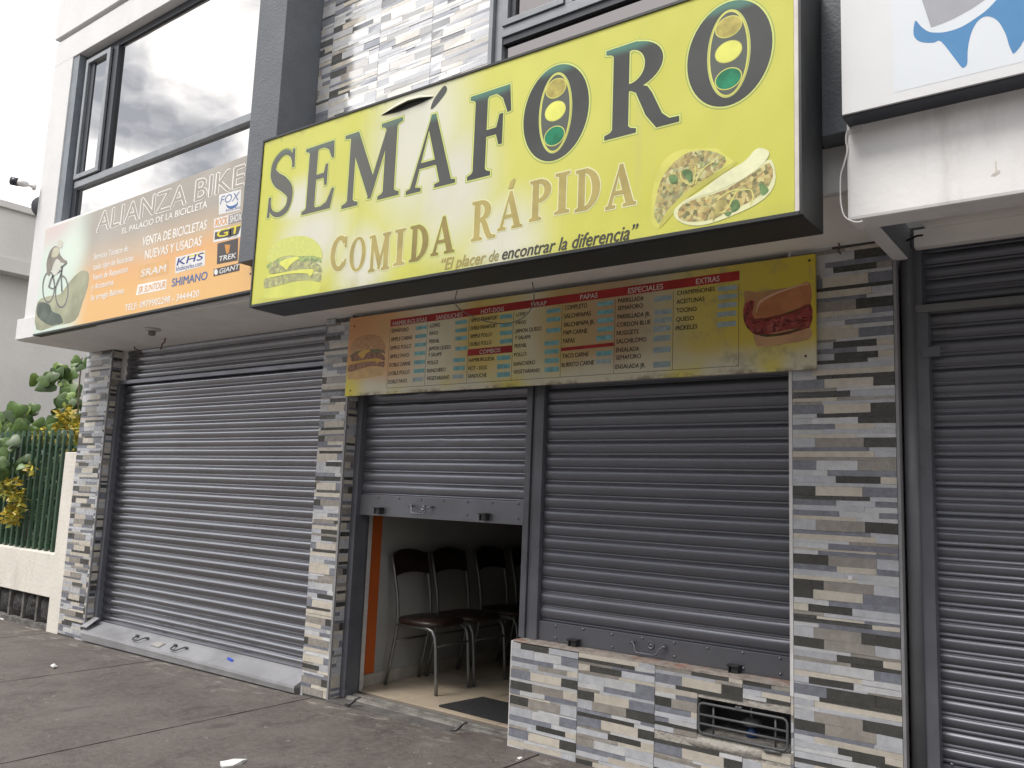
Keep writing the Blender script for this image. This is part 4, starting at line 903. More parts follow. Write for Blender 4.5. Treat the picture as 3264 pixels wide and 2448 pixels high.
ITEMS4 = [('COMPLETO', (122, 512), (298, 492)), ('SALCHIPAPAS', (119, 578), (327, 555)), ('SALCHIPAPA JR.', (116, 645), (357, 620)), ('PAPI CARNE', (113, 708), (298, 690)), ('PAPAS', (110, 772), (200, 765)), ('TACO CARNE', (103, 890), (308, 872)), ('BURRITO CARNE', (99, 960), (352, 938)),
 ('PARRILLADA', (540, 457), (741, 435)), ('SEMAFORO', (537, 515), (735, 492)), ('PARRILLADA JR.', (535, 582), (792, 557)), ('CORDON BLUE', (532, 645), (795, 622)), ('NUGGETS', (530, 710), (700, 697)), ('SALCHILOMO', (527, 775), (763, 757)), ('ENSALADA', (524, 843), (706, 830)), ('SEMAFORO', (522, 902), (720, 888)), ('ENSALADA JR.', (520, 973), (755, 960)),
 ('CHAMPIÑONES', (1003, 397), (1300, 362)), ('ACEITUNAS', (1000, 465), (1217, 440)), ('TOCINO', (998, 533), (1155, 518)), ('QUESO', (996, 602), (1135, 590)), ('PICKELES', (993, 673), (1162, 655))]
for s, a, b_ in ITEMS3: lettering(t, s, a, b_, 31, MY-.0008, INK, Z3, bold=.016)
for s, a, b_ in ITEMS4: lettering(t, s, a, b_, 36, MY-.0008, INK, Z4, bold=.016)
for z, xa, xb, h, ys in ((Z3, 675, 762, 38, (354, 421, 488, 555, 625, 693)), (Z3, 985, 1080, 40, (312, 375, 437, 517)), (Z3, 970, 1062, 40, (608, 672)), (Z3, 1335, 1433, 44, (267, 332, 395, 460)), (Z3, 1312, 1416, 44, (590, 657, 722)), (Z3, 1700, 1810, 46, (222, 290, 375)), (Z3, 1685, 1798, 46, (475, 541, 612, 682)), (Z4, 378, 504, 48, (460, 527, 592, 660)), (Z4, 370, 496, 48, (728, 850))):
    for yv in ys:
        k = (355-yv)*.05 if z is Z3 and xa == 675 else 0
        rectpx(t, z((xa+k, yv+h/2)), z((xb+k, yv-h/2)), MY-.0007, BLU, 'price_sticker')
for z, xa, xb, h, ys in ((Z3, 650, 735, 38, (760,)), (Z3, 962, 1050, 38, (737,)), (Z4, 364, 488, 46, (913,)), (Z4, 825, 962, 56, (420, 527, 590)), (Z4, 815, 952, 56, (657, 732, 822, 937)), (Z4, 1322, 1472, 54, (340, 405, 472)), (Z4, 1315, 1466, 54, (542, 622))):
    for yv in ys: rectpx(t, z((xa, yv+h/2)), z((xb, yv-h/2)), MY-.0007, BLP, 'price_sticker')
nat = dict(bun=speck('burger_bun', [(.40, .19, .07), (.55, .34, .16), (.34, .15, .06)], 130), lettuce=speck('burger_lettuce', [(.10, .10, .04), (.14, .18, .06), (.30, .08, .05)], 90), patty=speck('burger_patty', [(.20, .08, .035), (.34, .16, .08), (.07, .03, .02)], 90), patty2=speck('burger_patty2', [(.24, .10, .045), (.38, .19, .10), (.09, .04, .02)], 80), cheese=pmat('burger_cheese', (.62, .38, .08)), cheese2=pmat('burger_cheese', (.62, .38, .08)), base=pmat('burger_base', (.60, .40, .18), .15, 12))
burger(t, lambda p: Z3((145+(p[0]-260)*290/785, 408+(p[1]-220)*352/850)), MY-.0002, nat, 1)
flat(t, [(1530, 362), (1552, 358), (1640, 372), (1760, 352), (1900, 330), (2040, 296), (2050, 480), (2045, 640), (2035, 745), (1800, 785), (1640, 797), (1605, 700), (1530, 610)], MY-.0003, pmat('sandwich_back', (.46, .26, .13), .1), Z4, 'sandwich_print')
for pl_, m in (([(1530, 470), (1610, 440), (1610, 580), (1900, 520), (2050, 465), (2046, 640), (1900, 660), (1700, 700), (1605, 700), (1530, 610)], speck('sandwich_ham', [(.22, .03, .025), (.36, .06, .05), (.10, .015, .015), (.42, .12, .09)], 60)),
               ([(1600, 570), (1615, 500), (1650, 440), (1720, 395), (1830, 355), (1950, 318), (2040, 296), (2048, 465), (1900, 515), (1750, 560), (1640, 582)], pmat('sandwich_bun', (.48, .20, .09), .15, 10)),
               ([(1605, 700), (1700, 722), (1880, 700), (2040, 650), (2036, 740), (1800, 782), (1640, 797), (1615, 760)], pmat('sandwich_base', (.52, .31, .17), .12, 12)),
               ([(1660, 630), (1720, 590), (1880, 520), (2000, 480), (1990, 515), (1880, 550), (1740, 600), (1690, 640)], GRN), ([(1612, 680), (1740, 700), (1900, 670), (2030, 630), (2030, 655), (1900, 700), (1740, 725), (1630, 705)], pmat('sandwich_greens', (.06, .08, .03), .4, 40)), ([(1660, 680), (1720, 672), (1745, 690), (1680, 698)], HWH)):
    flat(t, smooth_poly(pl_, 3), MY-.0006-.0003*random.random(), m, Z4, 'sandwich_print')
HI = pmat('bun_highlight', (.66, .42, .28), .1, 20); SHD = pmat('bun_shadow', (.16, .05, .03), .2, 20); HAM1 = pmat('ham_fold', (.42, .10, .09), .2, 30); HAM2 = pmat('ham_dark', (.07, .012, .012), .3, 30)
for a, wd, m in (([(1622, 540), (1632, 490), (1665, 440), (1760, 388), (1900, 338), (2032, 302)], [4, 12, 18, 16, 14, 10], HI), ([(1612, 588), (1750, 572), (1900, 528), (2046, 476)], [6, 14, 16, 12], SHD), ([(1612, 696), (1740, 704), (1900, 684), (2038, 646)], [4, 10, 12, 6], SHD)):
    flat(t, curve_stroke(a, wd), MY-.0014, m, Z4, 'sandwich_print')
rs = random.Random(2)
for k in range(16):
    u = rs.random(); x_ = 1620+u*400; y_ = 640-u*75+rs.uniform(-28, 38); a = [(x_-24, y_+8), (x_-8, y_-8), (x_+10, y_-4), (x_+24, y_-14)]
    flat(t, curve_stroke(a, [3, 9, 8, 3]), MY-.0012-.00005*k, HAM1 if k % 2 else HAM2, Z4, 'sandwich_print')
for a in ((1099+18, 1245), (2568, 1135), (1130, 1040), (2580, 830)):
    c = onY(*a, MY); o = part('screw', MB().lathe((c[0], MY, c[2]), [(.006, 0), (.005, -.003), (.001, -.004)], 8, 'y').mesh('screw', True), BLACKM, t)
# ------------------------------------------------------------------ bicycle shop banner
BY = -.725
t = thing('bicycle_shop_banner', 'faded orange and grey bicycle shop banner below the mirrored window', 'banner', (-6.1, -.7, 2.66)); BN = t
P0 = onY(141, 733, BY); P1 = onY(112, 1064, BY); P2 = onY(801, 923, BY); P3 = onY(788, 495, BY)
bx0 = float((P0[0]+P1[0])/2); bx1 = float(P2[0]); bz0, bz1 = float(P1[2]), float(P2[2]); btz0 = float(P0[2]); btz1 = float(P0[2]+(P3[2]-P0[2])*(bx1-P0[0])/(P3[0]-P0[0]))
Z2 = zoom(60, 480, .3977)
def bw(p): return onY(*Z2(p), BY)
def bannermat():
    m, tt, b = nodes('banner_vinyl'); g = G(tt); X, _, Z = g.xyz()[0:3]
    zz = g.math('ADD', Z, g.math('MULTIPLY', g.math('SUBTRACT', g.noise(1.2, 3), .5), .12))
    r = g.n('ShaderNodeValToRGB'); e = r.color_ramp.elements; g.l(g.rng(zz, bz0, btz0), r.inputs[0])
    e[0].position = .08; e[0].color = (.76, .46, .18, 1); e[1].position = .85; e[1].color = (.37, .34, .30, 1)
    for p, c in ((.40, (.72, .40, .17)), (.60, (.54, .41, .28))): q = e.new(p); q.color = (*c, 1)
    c = r.outputs[0]
    lf = g.rng(g.math('ADD', X, g.math('MULTIPLY', g.math('SUBTRACT', g.noise(2, 3), .5), .3)), bx0+.95, bx0+.45)
    c = g.mix(lf, c, (.60, .72, .64))
    q = bw((240, 620)); c = g.mix(g.math('MULTIPLY', g.blob((q[0], BY, q[2]), (.8, 1, .28)), .8), c, (.66, .50, .50))
    q = bw((430, 800)); c = g.mix(g.math('MULTIPLY', g.blob((q[0], BY, q[2]), (.35, 1, .3)), .6), c, (.72, .82, .72))
    c = g.mix(g.math('MULTIPLY', g.rng(g.noise(1.1, 2), .5, .75), .2), c, (.7, .68, .64))
    g.l(c, b.inputs['Base Color']); b.inputs['Roughness'].default_value = .5; return m
part('panel', quadbox(bx0, bx1, BY, FY+.021, bz0, btz0, bz1, btz1).mesh('panel'), bannermat(), t)
part('side_return', quadbox(bx1+.0005, bx1+.012, BY+.003, FY+.021, bz1, btz1, bz1, btz1).mesh('side_return'), pmat('red_return', (.25, .02, .02)), t)
WP = pmat('banner_white', (.84, .82, .79)); DBR = pmat('logo_dark', (.085, .075, .075)); BLU2 = pmat('logo_blue', (.07, .16, .38)); BLU3 = pmat('logo_navy', (.05, .06, .25)); ORL = pmat('logo_orange', (.70, .32, .08)); WB = pmat('logo_white', (.74, .74, .74)); YL = pmat('logo_yellow', (.70, .62, .05)); TANB = pmat('logo_tan', (.68, .42, .19))
y1 = BY-.0010
lettering(t, 'ALIANZA BIKE', (622, 655), (1800, 283), 158, BY-.0007, pmat('outline_white', (.86, .85, .83)), Z2, bold=.062, hpx1=183)
lettering(t, 'ALIANZA BIKE', (622, 655), (1800, 283), 158, BY-.0016, pmat('banner_grey', (.36, .33, .29)), Z2, bold=.0, hpx1=183)
for s, a, b_, h, h1 in (('EL PALACIO DE LA BICICLETA', (825, 668), (1508, 455), 46, 58), ('VENTA DE BICICLETAS', (988, 767), (1503, 627), 74, 76), ('NUEVAS Y USADAS', (1008, 872), (1462, 757), 74, 76), ('Servicio Técnico de', (600, 875), (875, 805), 48, 50), ('todo tipo de bicicletas', (595, 958), (918, 880), 48, 50), ('Venta de Repuestos', (590, 1040), (873, 970), 48, 50), ('y Accesorios', (583, 1115), (757, 1075), 48, 50), ('Se arregla Balones', (575, 1203), (840, 1140), 48, 50), ('TELF: 0979902298 - 3444420', (848, 1286), (1443, 1168), 52, 56)):
    lettering(t, s, a, b_, h, y1, WP, Z2, hpx1=h1, bold=.024)
def patch(pp, m, dy): return flat(t, pp, BY-dy, m, Z2, 'logo_patch')
patch([(960, 925), (1200, 872), (1198, 985), (958, 1035)], TANB, .0006); lettering(t, 'SRAM', (975, 1012), (1172, 968), 56, y1, WB, Z2, .22, bold=.03)
patch([(955, 1075), (1185, 1030), (1178, 1110), (938, 1160)], WP, .0006); lettering(t, 'SR SUNTOUR', (955, 1145), (1172, 1097), 54, y1, ORL, Z2, .15)
patch([(1258, 855), (1495, 800), (1490, 920), (1253, 985)], WB, .0006); lettering(t, 'KHS', (1264, 922), (1470, 874), 58, y1, BLU3, Z2, .3, bold=.03); lettering(t, 'khsbicycles.com', (1260, 966), (1468, 920), 36, y1, BLU3, Z2)
patch([(1345, 848), (1488, 812), (1490, 825), (1347, 860)], YL, .0008)
lettering(t, 'SHIMANO', (1225, 1091), (1508, 1032), 66, y1, BLU2, Z2, bold=.03)
patch([(1605, 355), (1783, 310), (1775, 475), (1603, 515)], WB, .0006); lettering(t, 'FOX', (1612, 432), (1760, 395), 66, y1, pmat('fox_blue', (.20, .25, .42)), Z2, .2); lettering(t, 'RACING SHOX', (1660, 490), (1776, 465), 20, y1, BLU3, Z2)
flat(t, smooth_poly([(1660, 430), (1690, 445), (1740, 430), (1755, 405), (1750, 440), (1715, 462), (1675, 460)], 3), y1-.0002, BLU2, Z2, 'logo_patch')
patch([(1565, 548), (1790, 485), (1788, 570), (1562, 622)], WB, .0006); patch([(1680, 520), (1790, 488), (1788, 568), (1678, 594)], pmat('logo_grey', (.30, .27, .25)), .0008)
lettering(t, 'ROCK', (1575, 608), (1670, 585), 58, y1, ORL, Z2, bold=.03); lettering(t, 'SHOX', (1690, 580), (1784, 556), 58, y1-.0003, WB, Z2, bold=.03)
patch([(1565, 640), (1785, 595), (1782, 690), (1558, 737)], WB, .0006); patch([(1572, 655), (1700, 625), (1700, 690), (1568, 715)], DBR, .0008); patch([(1690, 625), (1782, 600), (1760, 670), (1690, 692)], DBR, .0008)
lettering(t, 'GT', (1585, 700), (1770, 655), 62, y1-.0003, YL, Z2, .1, bold=.03); lettering(t, 'BICYCLES', (1675, 702), (1752, 685), 18, y1, DBR, Z2)
patch([(1592, 745), (1758, 702), (1753, 880), (1587, 912)], DBR, .0006); lettering(t, 'TREK', (1600, 888), (1738, 858), 40, y1, WB, Z2, .2, bold=.03)
for k in range(-2, 3):
    flat(t, [(1672+k*9-4, 755), (1672+k*9+4, 753), (1672+k*4+2, 825), (1672+k*4-1, 826)], y1, ORL, Z2, 'logo_patch')
patch([(1562, 950), (1770, 900), (1768, 962), (1560, 1010)], DBR, .0006); lettering(t, 'GIANT', (1605, 988), (1762, 948), 40, y1, WB, Z2, .15, bold=.03)
flat(t, ell(1580, 973, 15, 24, 16), y1, WB, Z2, 'logo_patch')
# printed mountain biker and hillside
HILL = pmat('hill_green', (.34, .35, .24), .22, 4); HILL2 = pmat('hill_dark', (.10, .13, .105), .35, 5); RID = pmat('rider_brown', (.22, .20, .17), .25, 9); BKE = pmat('bike_grey', (.15, .16, .15), .2)
flat(t, smooth_poly([(150, 1215), (250, 1165), (330, 1150), (400, 1060), (470, 985), (520, 960), (560, 985), (555, 1080), (510, 1220), (450, 1362), (300, 1402), (140, 1435)], 3), BY-.0005, HILL, Z2, 'hill_print')
flat(t, smooth_poly([(150, 1230), (200, 1215), (250, 1240), (270, 1290), (330, 1315), (355, 1370), (340, 1385), (280, 1400), (235, 1395), (150, 1330)], 3), BY-.0008, HILL2, Z2, 'hill_print')
for (cx, cy, rx, ry) in ((240, 1095, 52, 128), (345, 1132, 55, 132)):
    a = [bw((cx+rx*math.cos(k*2*PI/36)+ry*.0*math.sin(k), cy+ry*math.sin(k*2*PI/36)-(.2*rx*math.cos(k*2*PI/36)))) for k in range(36)]
    b_ = [bw((cx+rx*.82*math.cos(k*2*PI/36), cy+ry*.88*math.sin(k*2*PI/36)-(.2*rx*math.cos(k*2*PI/36)))) for k in range(36)]
    q = MB(); q.v = [(p[0], BY-.0011, p[2]) for p in a+b_]; q.f = [(k, (k+1) % 36, (k+1) % 36+36, k+36) for k in range(36)]; part('wheel_print', q.mesh('wheel_print'), BKE, t)
for a, wd in (([(240, 1095), (270, 1010), (345, 960)], 14), ([(345, 1132), (340, 1000), (350, 930)], 12), ([(240, 1095), (290, 1100), (340, 985)], 12), ([(270, 1000), (290, 1100)], 10), ([(335, 940), (385, 900)], 14)): flat(t, curve_stroke(a, [wd]*len(a)), BY-.0013, BKE, Z2, 'bicycle_print')
flat(t, smooth_poly([(225, 980), (222, 900), (240, 830), (260, 790), (290, 765), (320, 780), (330, 830), (360, 870), (385, 885), (380, 905), (340, 895), (310, 880), (320, 930), (300, 970), (255, 960), (250, 1000), (235, 1000)], 3), BY-.0016, RID, Z2, 'rider_print')
flat(t, smooth_poly([(262, 850), (275, 790), (310, 775), (325, 810), (300, 850)], 3), BY-.0018, pmat('rider_shirt', (.50, .48, .36), .15, 9), Z2, 'rider_print')
flat(t, ell(330, 748, 22, 34, 16), BY-.0018, pmat('rider_helmet', (.58, .57, .50)), Z2, 'rider_print')
flat(t, smooth_poly([(265, 955), (300, 870), (335, 895), (330, 950), (290, 1000)], 3), BY-.0019, pmat('rider_shorts', (.62, .62, .56)), Z2, 'rider_print')
part('frame', quadbox(bx0-.003, bx1+.012, BY-.004, FY+.021, bz0-.016, bz0-.001, bz1-.016, bz1-.001).mesh('frame'), BLACKM, t)
c = onY(798, 872, BY); part('screw', MB().lathe((c[0], BY, c[2]), [(.008, 0), (.006, -.004), (.001, -.005)], 8, 'y').mesh('screw', True), ALU, t)
# ------------------------------------------------------------------ tooth sign (right)
TY = -.905
t = thing('tooth_sign', 'white lightbox sign with a blue and grey tooth emblem above the neighbouring shop', 'sign', (.4, -.85, 2.8))
c = onY(2681, 372, TY); tx0, tz0 = float(c[0]), float(c[2]); z_r = float(onY(3264, 236, TY)[2]); x_r = float(onY(3264, 236, TY)[0]); slope = (z_r-tz0)/(x_r-tx0)
X1 = 1.9
def tq(x0, x1, ya, yb, a, bb): return quadbox(x0, x1, ya, yb, tz0+slope*(x0-tx0)+a, tz0+bb, tz0+slope*(x1-tx0)+a, tz0+bb)
part('box', tq(tx0, X1, TY+.012, NY+.005, 0, 1.35).mesh('box', bevel=.003), mat('navy_black_metal', (.035, .042, .058), .45), t)
part('face', tq(tx0+.004, X1, TY, TY+.0115, .006, 1.345).mesh('face'), mat('white_vinyl', (.66, .67, .69), .4, .03, 3), t)
Z7 = zoom(2500, 0, .5426)
zi = onY(*Z7((645, 545)), TY)
part('inner_panel', mesh_from('inner_panel', [(zi[0], TY-.0006, zi[2]), (X1, TY-.0006, zi[2]+slope*(X1-zi[0])), (X1, TY-.0006, tz0+1.3), (zi[0]-.01, TY-.0006, tz0+1.3)], [(0, 1, 2, 3)]), mat('bluish_vinyl', (.65, .69, .74), .4, .02, 3), t)
flat(t, smooth_poly([(772, 120), (800, 152), (840, 182), (880, 191), (950, 187), (1040, 158), (1130, 102), (1200, 48), (1290, -50), (1420, -180), (1530, -160), (1570, 20), (1500, 140), (1408, 238), (1390, 268), (1350, 315), (1335, 300), (1318, 260), (1300, 200), (1262, 132), (1222, 102), (1180, 97), (1140, 120), (1108, 170), (1088, 230), (1077, 300), (1074, 375), (1052, 398), (1035, 388), (1000, 342), (920, 243), (880, 250), (820, 250), (780, 235), (760, 205), (760, 160)], 3), TY-.0010, pmat('tooth_blue', (.085, .24, .47), .05), Z7, 'emblem')
flat(t, [(770, -120), (808, 0), (862, 162), (930, 138), (1000, 107), (1100, 52), (1175, 2), (1260, -80), (1300, -160), (1100, -220)], TY-.0010, pmat('tooth_grey', (.36, .37, .41), .05), Z7, 'emblem')
part('corner_seal', MB().box(tx0+.012, tx0+.05, NY-.004, NY+.0, tz0-.03, tz0+.004).mesh('corner_seal'), WHITE, t)
# ------------------------------------------------------------------ cables, lamp, camera and hooks
def cable(name, pts, r, m, label, cat='cable'):
    P = []; n = len(pts)
    for i in range(n-1):
        p0, p1, p2, p3 = [np.array(pts[max(0, min(n-1, k))], float) for k in (i-1, i, i+1, i+2)]
        for j in range(5):
            u = j/5; P.append(.5*((2*p1)+(-p0+p2)*u+(2*p0-5*p1+4*p2-p3)*u*u+(-p0+3*p1-3*p2+p3)*u**3))
    P.append(np.array(pts[-1], float)); return single(name, MB().tube([tuple(p) for p in P], r, 6).mesh(name, True), m, label, cat)
GC = mat('grey_cable', (.22, .21, .20), .6)
cable('hanging_cable', [onY(*Z3(p), y) for p, y in (((1000, 66), -.55), ((985, 140), -.40), ((1010, 200), -.28), ((1130, 272), -.16), ((1270, 315), -.12), ((1400, 322), -.12), ((1510, 280), -.16), ((1580, 205), -.28), ((1602, 110), -.42), ((1590, 0), -.60))], .0035, GC, 'thin grey cable looping down over the menu board')
cable('wall_wire', [onY(*Z7(p), NY-.006) for p in ((405, 760), (370, 770), (362, 830), (370, 880), (352, 960), (332, 1020), (328, 1100), (332, 1200), (350, 1265), (380, 1292), (420, 1305), (460, 1300))], .0032, mat('white_wire', (.72, .71, .70), .5), 'loose white wire running down the left edge of the white fascia')
Z5r = zoom(2600, 600, .4219)
cable('cut_cable', [onY(*Z5r(p), y) for p, y in (((650, 412), -.03), ((700, 390), -.06), ((760, 362), -.1), ((805, 355), -.13))], .005, BLACKM, 'short cut black cable end sticking out beside the white beam')
lx, ly = -6.25, -.41
t = thing('lamp_socket', 'bare round porcelain lamp socket on the soffit above the wide shutter', 'lamp', (lx, ly, 2.598))
part('rose', MB().lathe((lx, ly, 2.598), [(.062, 0), (.066, -.006), (.058, -.014), (.03, -.022)], 24).mesh('rose', True), mat('porcelain', (.5, .49, .47), .4), t)
part('socket', MB().lathe((lx, ly, 2.598), [(.028, -.02), (.028, -.052), (.024, -.054), (.02, -.04)], 16).mesh('socket', True), mat('grey_socket', (.20, .195, .19), .5), t)
RUST = mat('rusty_steel', (.12, .075, .055), .8, .3, 30)
def hook(x, y, lab, s=1):
    single('ceiling_hook', MB().tube([(x+.07*s, y-.02, 2.597), (x+.07*s, y-.02, 2.577), (x+.03*s, y, 2.565), (x, y, 2.560), (x-.01*s, y, 2.525), (x-.03*s, y+.005, 2.512)], .006, 6).mesh('ceiling_hook', True), RUST, lab, 'hook', 'hooks under the soffit')
hook(-7.18, .02, 'rusty bent hook at the left end of the wide shutter', -1); hook(-6.62, -.10, 'rusty bent hook under the bare lamp socket', 1)
c = onY(2400+712*.3906, 650+205*.3906, -.05)
single('ceiling_hook', MB().tube([(c[0]-.005, -.06, 2.597), (c[0], -.06, 2.575), (c[0]-.008, -.06, 2.56), (c[0]+.004, -.06, 2.545)], .004, 6).mesh('ceiling_hook', True), RUST, 'small rusty hook on the soffit beside the end of the yellow sign', 'hook', 'hooks under the soffit')
t = thing('security_camera', 'white bullet security camera on the corner of the white wall', 'camera', (-7.98, -.70, 4.03))
cw = mat('camera_white', (.72, .72, .72), .4)
part('mount', MB().lathe((-7.975, -.70, 4.02), [(.035, 0), (.036, -.012), (.022, -.022), (.012, -.05), (.012, -.08)], 14, 'y').mesh('mount', True), cw, t)
part('body', MB().tube([(-7.975, -.76, 4.022), (-8.0, -.79, 4.03), (-8.03, -.82, 4.036)], [.02, .034, .036], 14).mesh('body', True), cw, t)
part('lens_hood', MB().tube([(-8.03, -.82, 4.036), (-8.075, -.865, 4.046)], [.0375, .040], 14).mesh('lens_hood', True), mat('camera_dark', (.03, .035, .05), .25), t)
single('wall_speaker', MB().lathe((-7.99, -.60, 3.86), [(.10, 0), (.105, -.02), (.09, -.05), (.04, -.07)], 18, 'x').mesh('wall_speaker', True), mat('speaker_grey', (.10, .105, .12), .5), 'round dark fitting on the side of the white wall below the camera', 'fitting')
# ------------------------------------------------------------------ small things on the ground
def floor_hook(x, lab):
    t_ = single('floor_latch', MB().tube([(x-.05, -.045, .018+zg(x)), (x-.02, -.03, .022+zg(x)), (x, -.012, .045+zg(x)), (x+.012, -.004, .062+zg(x)), (x+.035, .01, .066+zg(x))], [.006, .009, .010, .009, .004], 8).mesh('floor_latch', True), mat('bright_steel', (.09, .09, .092), .35, metal=.6), lab, 'latch', 'shutter latches on the doorstep')
floor_hook(-4.10, 'bent steel latch on the doorstep beside the narrow pillar'); floor_hook(-3.21, 'bent steel latch on the doorstep near the low tiled wall')
def scrap(pts, z, m, lab, name='paper_scrap', cat='litter'):
    q = MB(); n = len(pts); cx = sum(p[0] for p in pts)/n; cy = sum(p[1] for p in pts)/n; rnd = random.Random(len(lab)); sz_ = min(.08, max(p[0] for p in pts)-min(p[0] for p in pts))
    q.v = [(p[0], p[1], z+.002+rnd.uniform(0, sz_*.25)) for p in pts]+[(cx, cy, z+sz_*.3)]; q.f = [(i, (i+1) % n, n) for i in range(n)]
    q.v += [(p[0], p[1], z+.001) for p in pts]; q.f += [(i, (i+1) % n, (i+1) % n+n+1, i+n+1) for i in range(n)]
    single(name, q.mesh(name), m, lab, cat, 'litter on the pavement')
PAP = mat('dirty_paper', (.66, .66, .65), .8, .1, 30)
scrap([tuple(onZ(*p, .0)[:2]) for p in ((700, 2446), (712, 2434), (745, 2432), (788, 2432), (770, 2444), (740, 2452), (708, 2456))], .008, PAP, 'crumpled white paper at the bottom edge of the picture')
scrap([tuple(onZ(*p, .02)[:2]) for p in ((1648, 2420), (1660, 2416), (1666, 2421), (1655, 2425))], .024, PAP, 'tiny white scrap at the foot of the low tiled wall')
c = onZ(20, 1970, -.05); scrap([(c[0]-.03, c[1]-.05), (c[0]+.05, c[1]-.06), (c[0]+.10, c[1]+.0), (c[0]+.06, c[1]+.05), (c[0]-.02, c[1]+.03)], zg(c[0]), PAP, 'white paper scrap at the foot of the boundary wall')
scrap([tuple(onZ(*p, -.02)[:2]) for p in ((160, 2122), (172, 2120), (184, 2126), (170, 2130))], -.02, PAP, 'small white scrap on the pavement before the wide shutter')
c = onY(735, 2082, .03)
scrap([(c[0]-.045, .035), (c[0]-.03, .05), (c[0]+.045, .028), (c[0]+.03, .018), (c[0]-.03, .028)], .088, mat('blue_wrapper', (.03, .08, .5), .3), 'small blue wrapper lying on the sloped shutter plate', 'wrapper')
# ------------------------------------------------------------------ left boundary: wall, fence, house, plants
t = thing('boundary_wall', 'cream rendered low wall with end post and dark stone base beside the tiled pillar', 'wall', (-9.2, .05, -.05))
CRM = mat('cream_render', (.70, .665, .61), .85, .05, 3, .004, 30, dirt=((.42, .39, .35), 3, .52, .75, .5, (1, 1, .4)))
part('end_post', MB().box(-8.33, -8.10, -.005, .25, -.07, 1.64).mesh('end_post', bevel=.008), CRM, t)
part('render', MB().box(-14, -8.331, .0, .2, .262, .665).mesh('render', bevel=.006), CRM, t)
bx('base_wall', (-14, -8.331, .085, .2, -.1, .262), mat('base_mortar', (.10, .095, .09), .95, .3, 10), t)
STN = mat('dark_stone', (.035, .034, .036), .9, .5, 14, .03, 26, dirt=((.12, .115, .11), 9, .5, .68, .7))
RIB = mat('stained_rib', (.13, .125, .12), .95, .4, 12, .01, 40)
rnd = random.Random(3)
for k in range(12):
    x = -8.345-.30*(k+1)
    b = bmesh.new(); bmesh.ops.create_grid(b, x_segments=6, y_segments=5, size=1)
    for v in b.verts:
        u, w_ = v.co.x, v.co.y; edge = max(abs(u), abs(w_)); v.co = (x+.15+u*.128, .084-(.045*(1-edge**3))-rnd.uniform(0, .014), .128+w_*.128)
    me = bpy.data.meshes.new('stone'); b.to_mesh(me); b.free(); me.shade_smooth(); part('stone', fixn(me), STN, t)
    bx('rib', (x-.022, x+.018, .03, .085, -.1, .261), RIB, t, .004)
bx('rib', (-14, -8.335, .02, .0845, -.075, -.002), RIB, t, .008)
t = thing('green_picket_fence', 'green steel picket fence standing on the cream boundary wall', 'fence', (-9.2, .1, .665))
GRNP = mat('green_fence_paint', (.035, .078, .045), .45, .15, 8)
for k in range(22):
    x = -8.467-.131*k
    q = MB(); a, c2 = x-.019, x+.019; q.v = [(a, .085, .66), (c2, .085, .66), (c2, .085, 1.815), (a, .085, 1.875), (a, .115, .66), (c2, .115, .66), (c2, .115, 1.815), (a, .115, 1.875)]
    q.f = [(0, 1, 2, 3), (5, 4, 7, 6), (1, 5, 6, 2), (4, 0, 3, 7), (3, 2, 6, 7)]; part('picket', q.mesh('picket', bevel=.003), GRNP, t)
for zz in (.72, 1.70): bx('rail', (-14, -8.34, .117, .145, zz-.015, zz+.015), GRNP, t)
HX = -11.6
t = thing('neighbour_house', 'pale grey flat roofed house behind the green fence', 'building', (HX-1, 5, 0))
HW = mat('pale_grey_render', (.58, .565, .545), .9, .05, 1.5, .004, 20)
h1 = float(onX(0, 652, HX)[2]); h2 = float(onX(0, 815, HX)[2]); h3 = float(onX(0, 862, HX)[2])
part('parapet', MB().box(HX-6, HX, -1.5, 14, h2, h1-.03).mesh('parapet'), HW, t)
part('coping', MB().box(HX-6, HX+.05, -1.55, 14, h1-.03, h1+.06).mesh('coping', bevel=.01), HW, t)
part('ledge', MB().box(HX-6, HX+.03, -1.53, 14, h3, h2).mesh('ledge', bevel=.01), HW, t)
part('wall', MB().box(HX-6, HX-.22, -1.2, 14, -.1, h3).mesh('wall'), HW, t)
# plants
def leafmat(n, c, var=.35): 
    m = mat(n, c, .45, var, 9); b = m.node_tree.nodes['Principled BSDF']; b.inputs['Subsurface Weight'].default_value = 0; return m
LD = [leafmat('leaf_dark', (.042, .085, .020)), leafmat('leaf_mid', (.075, .14, .028)), leafmat('leaf_light', (.15, .24, .04))]
def leaf_mesh():
    prof = [(0, 0), (.35, .06), (.52, .22), (.50, .45), (.36, .68), (.18, .86), (0, 1.0)]
    v = []; f = []
    for w_, l in prof: v += [(-w_, l-.12*(w_ > .3), -.10*w_-.18*l*l), (0, l, .05-.18*l*l), (w_, l-.12*(w_ > .3), -.10*w_-.18*l*l)]
    for k in range(len(prof)-1):
        a = 3*k; f += [(a, a+1, a+4, a+3), (a+1, a+2, a+5, a+4)]
    return mesh_from('leaf', v, f, True)
LM = []
for m in LD: q = leaf_mesh(); q.materials.append(m); LM.append(q)
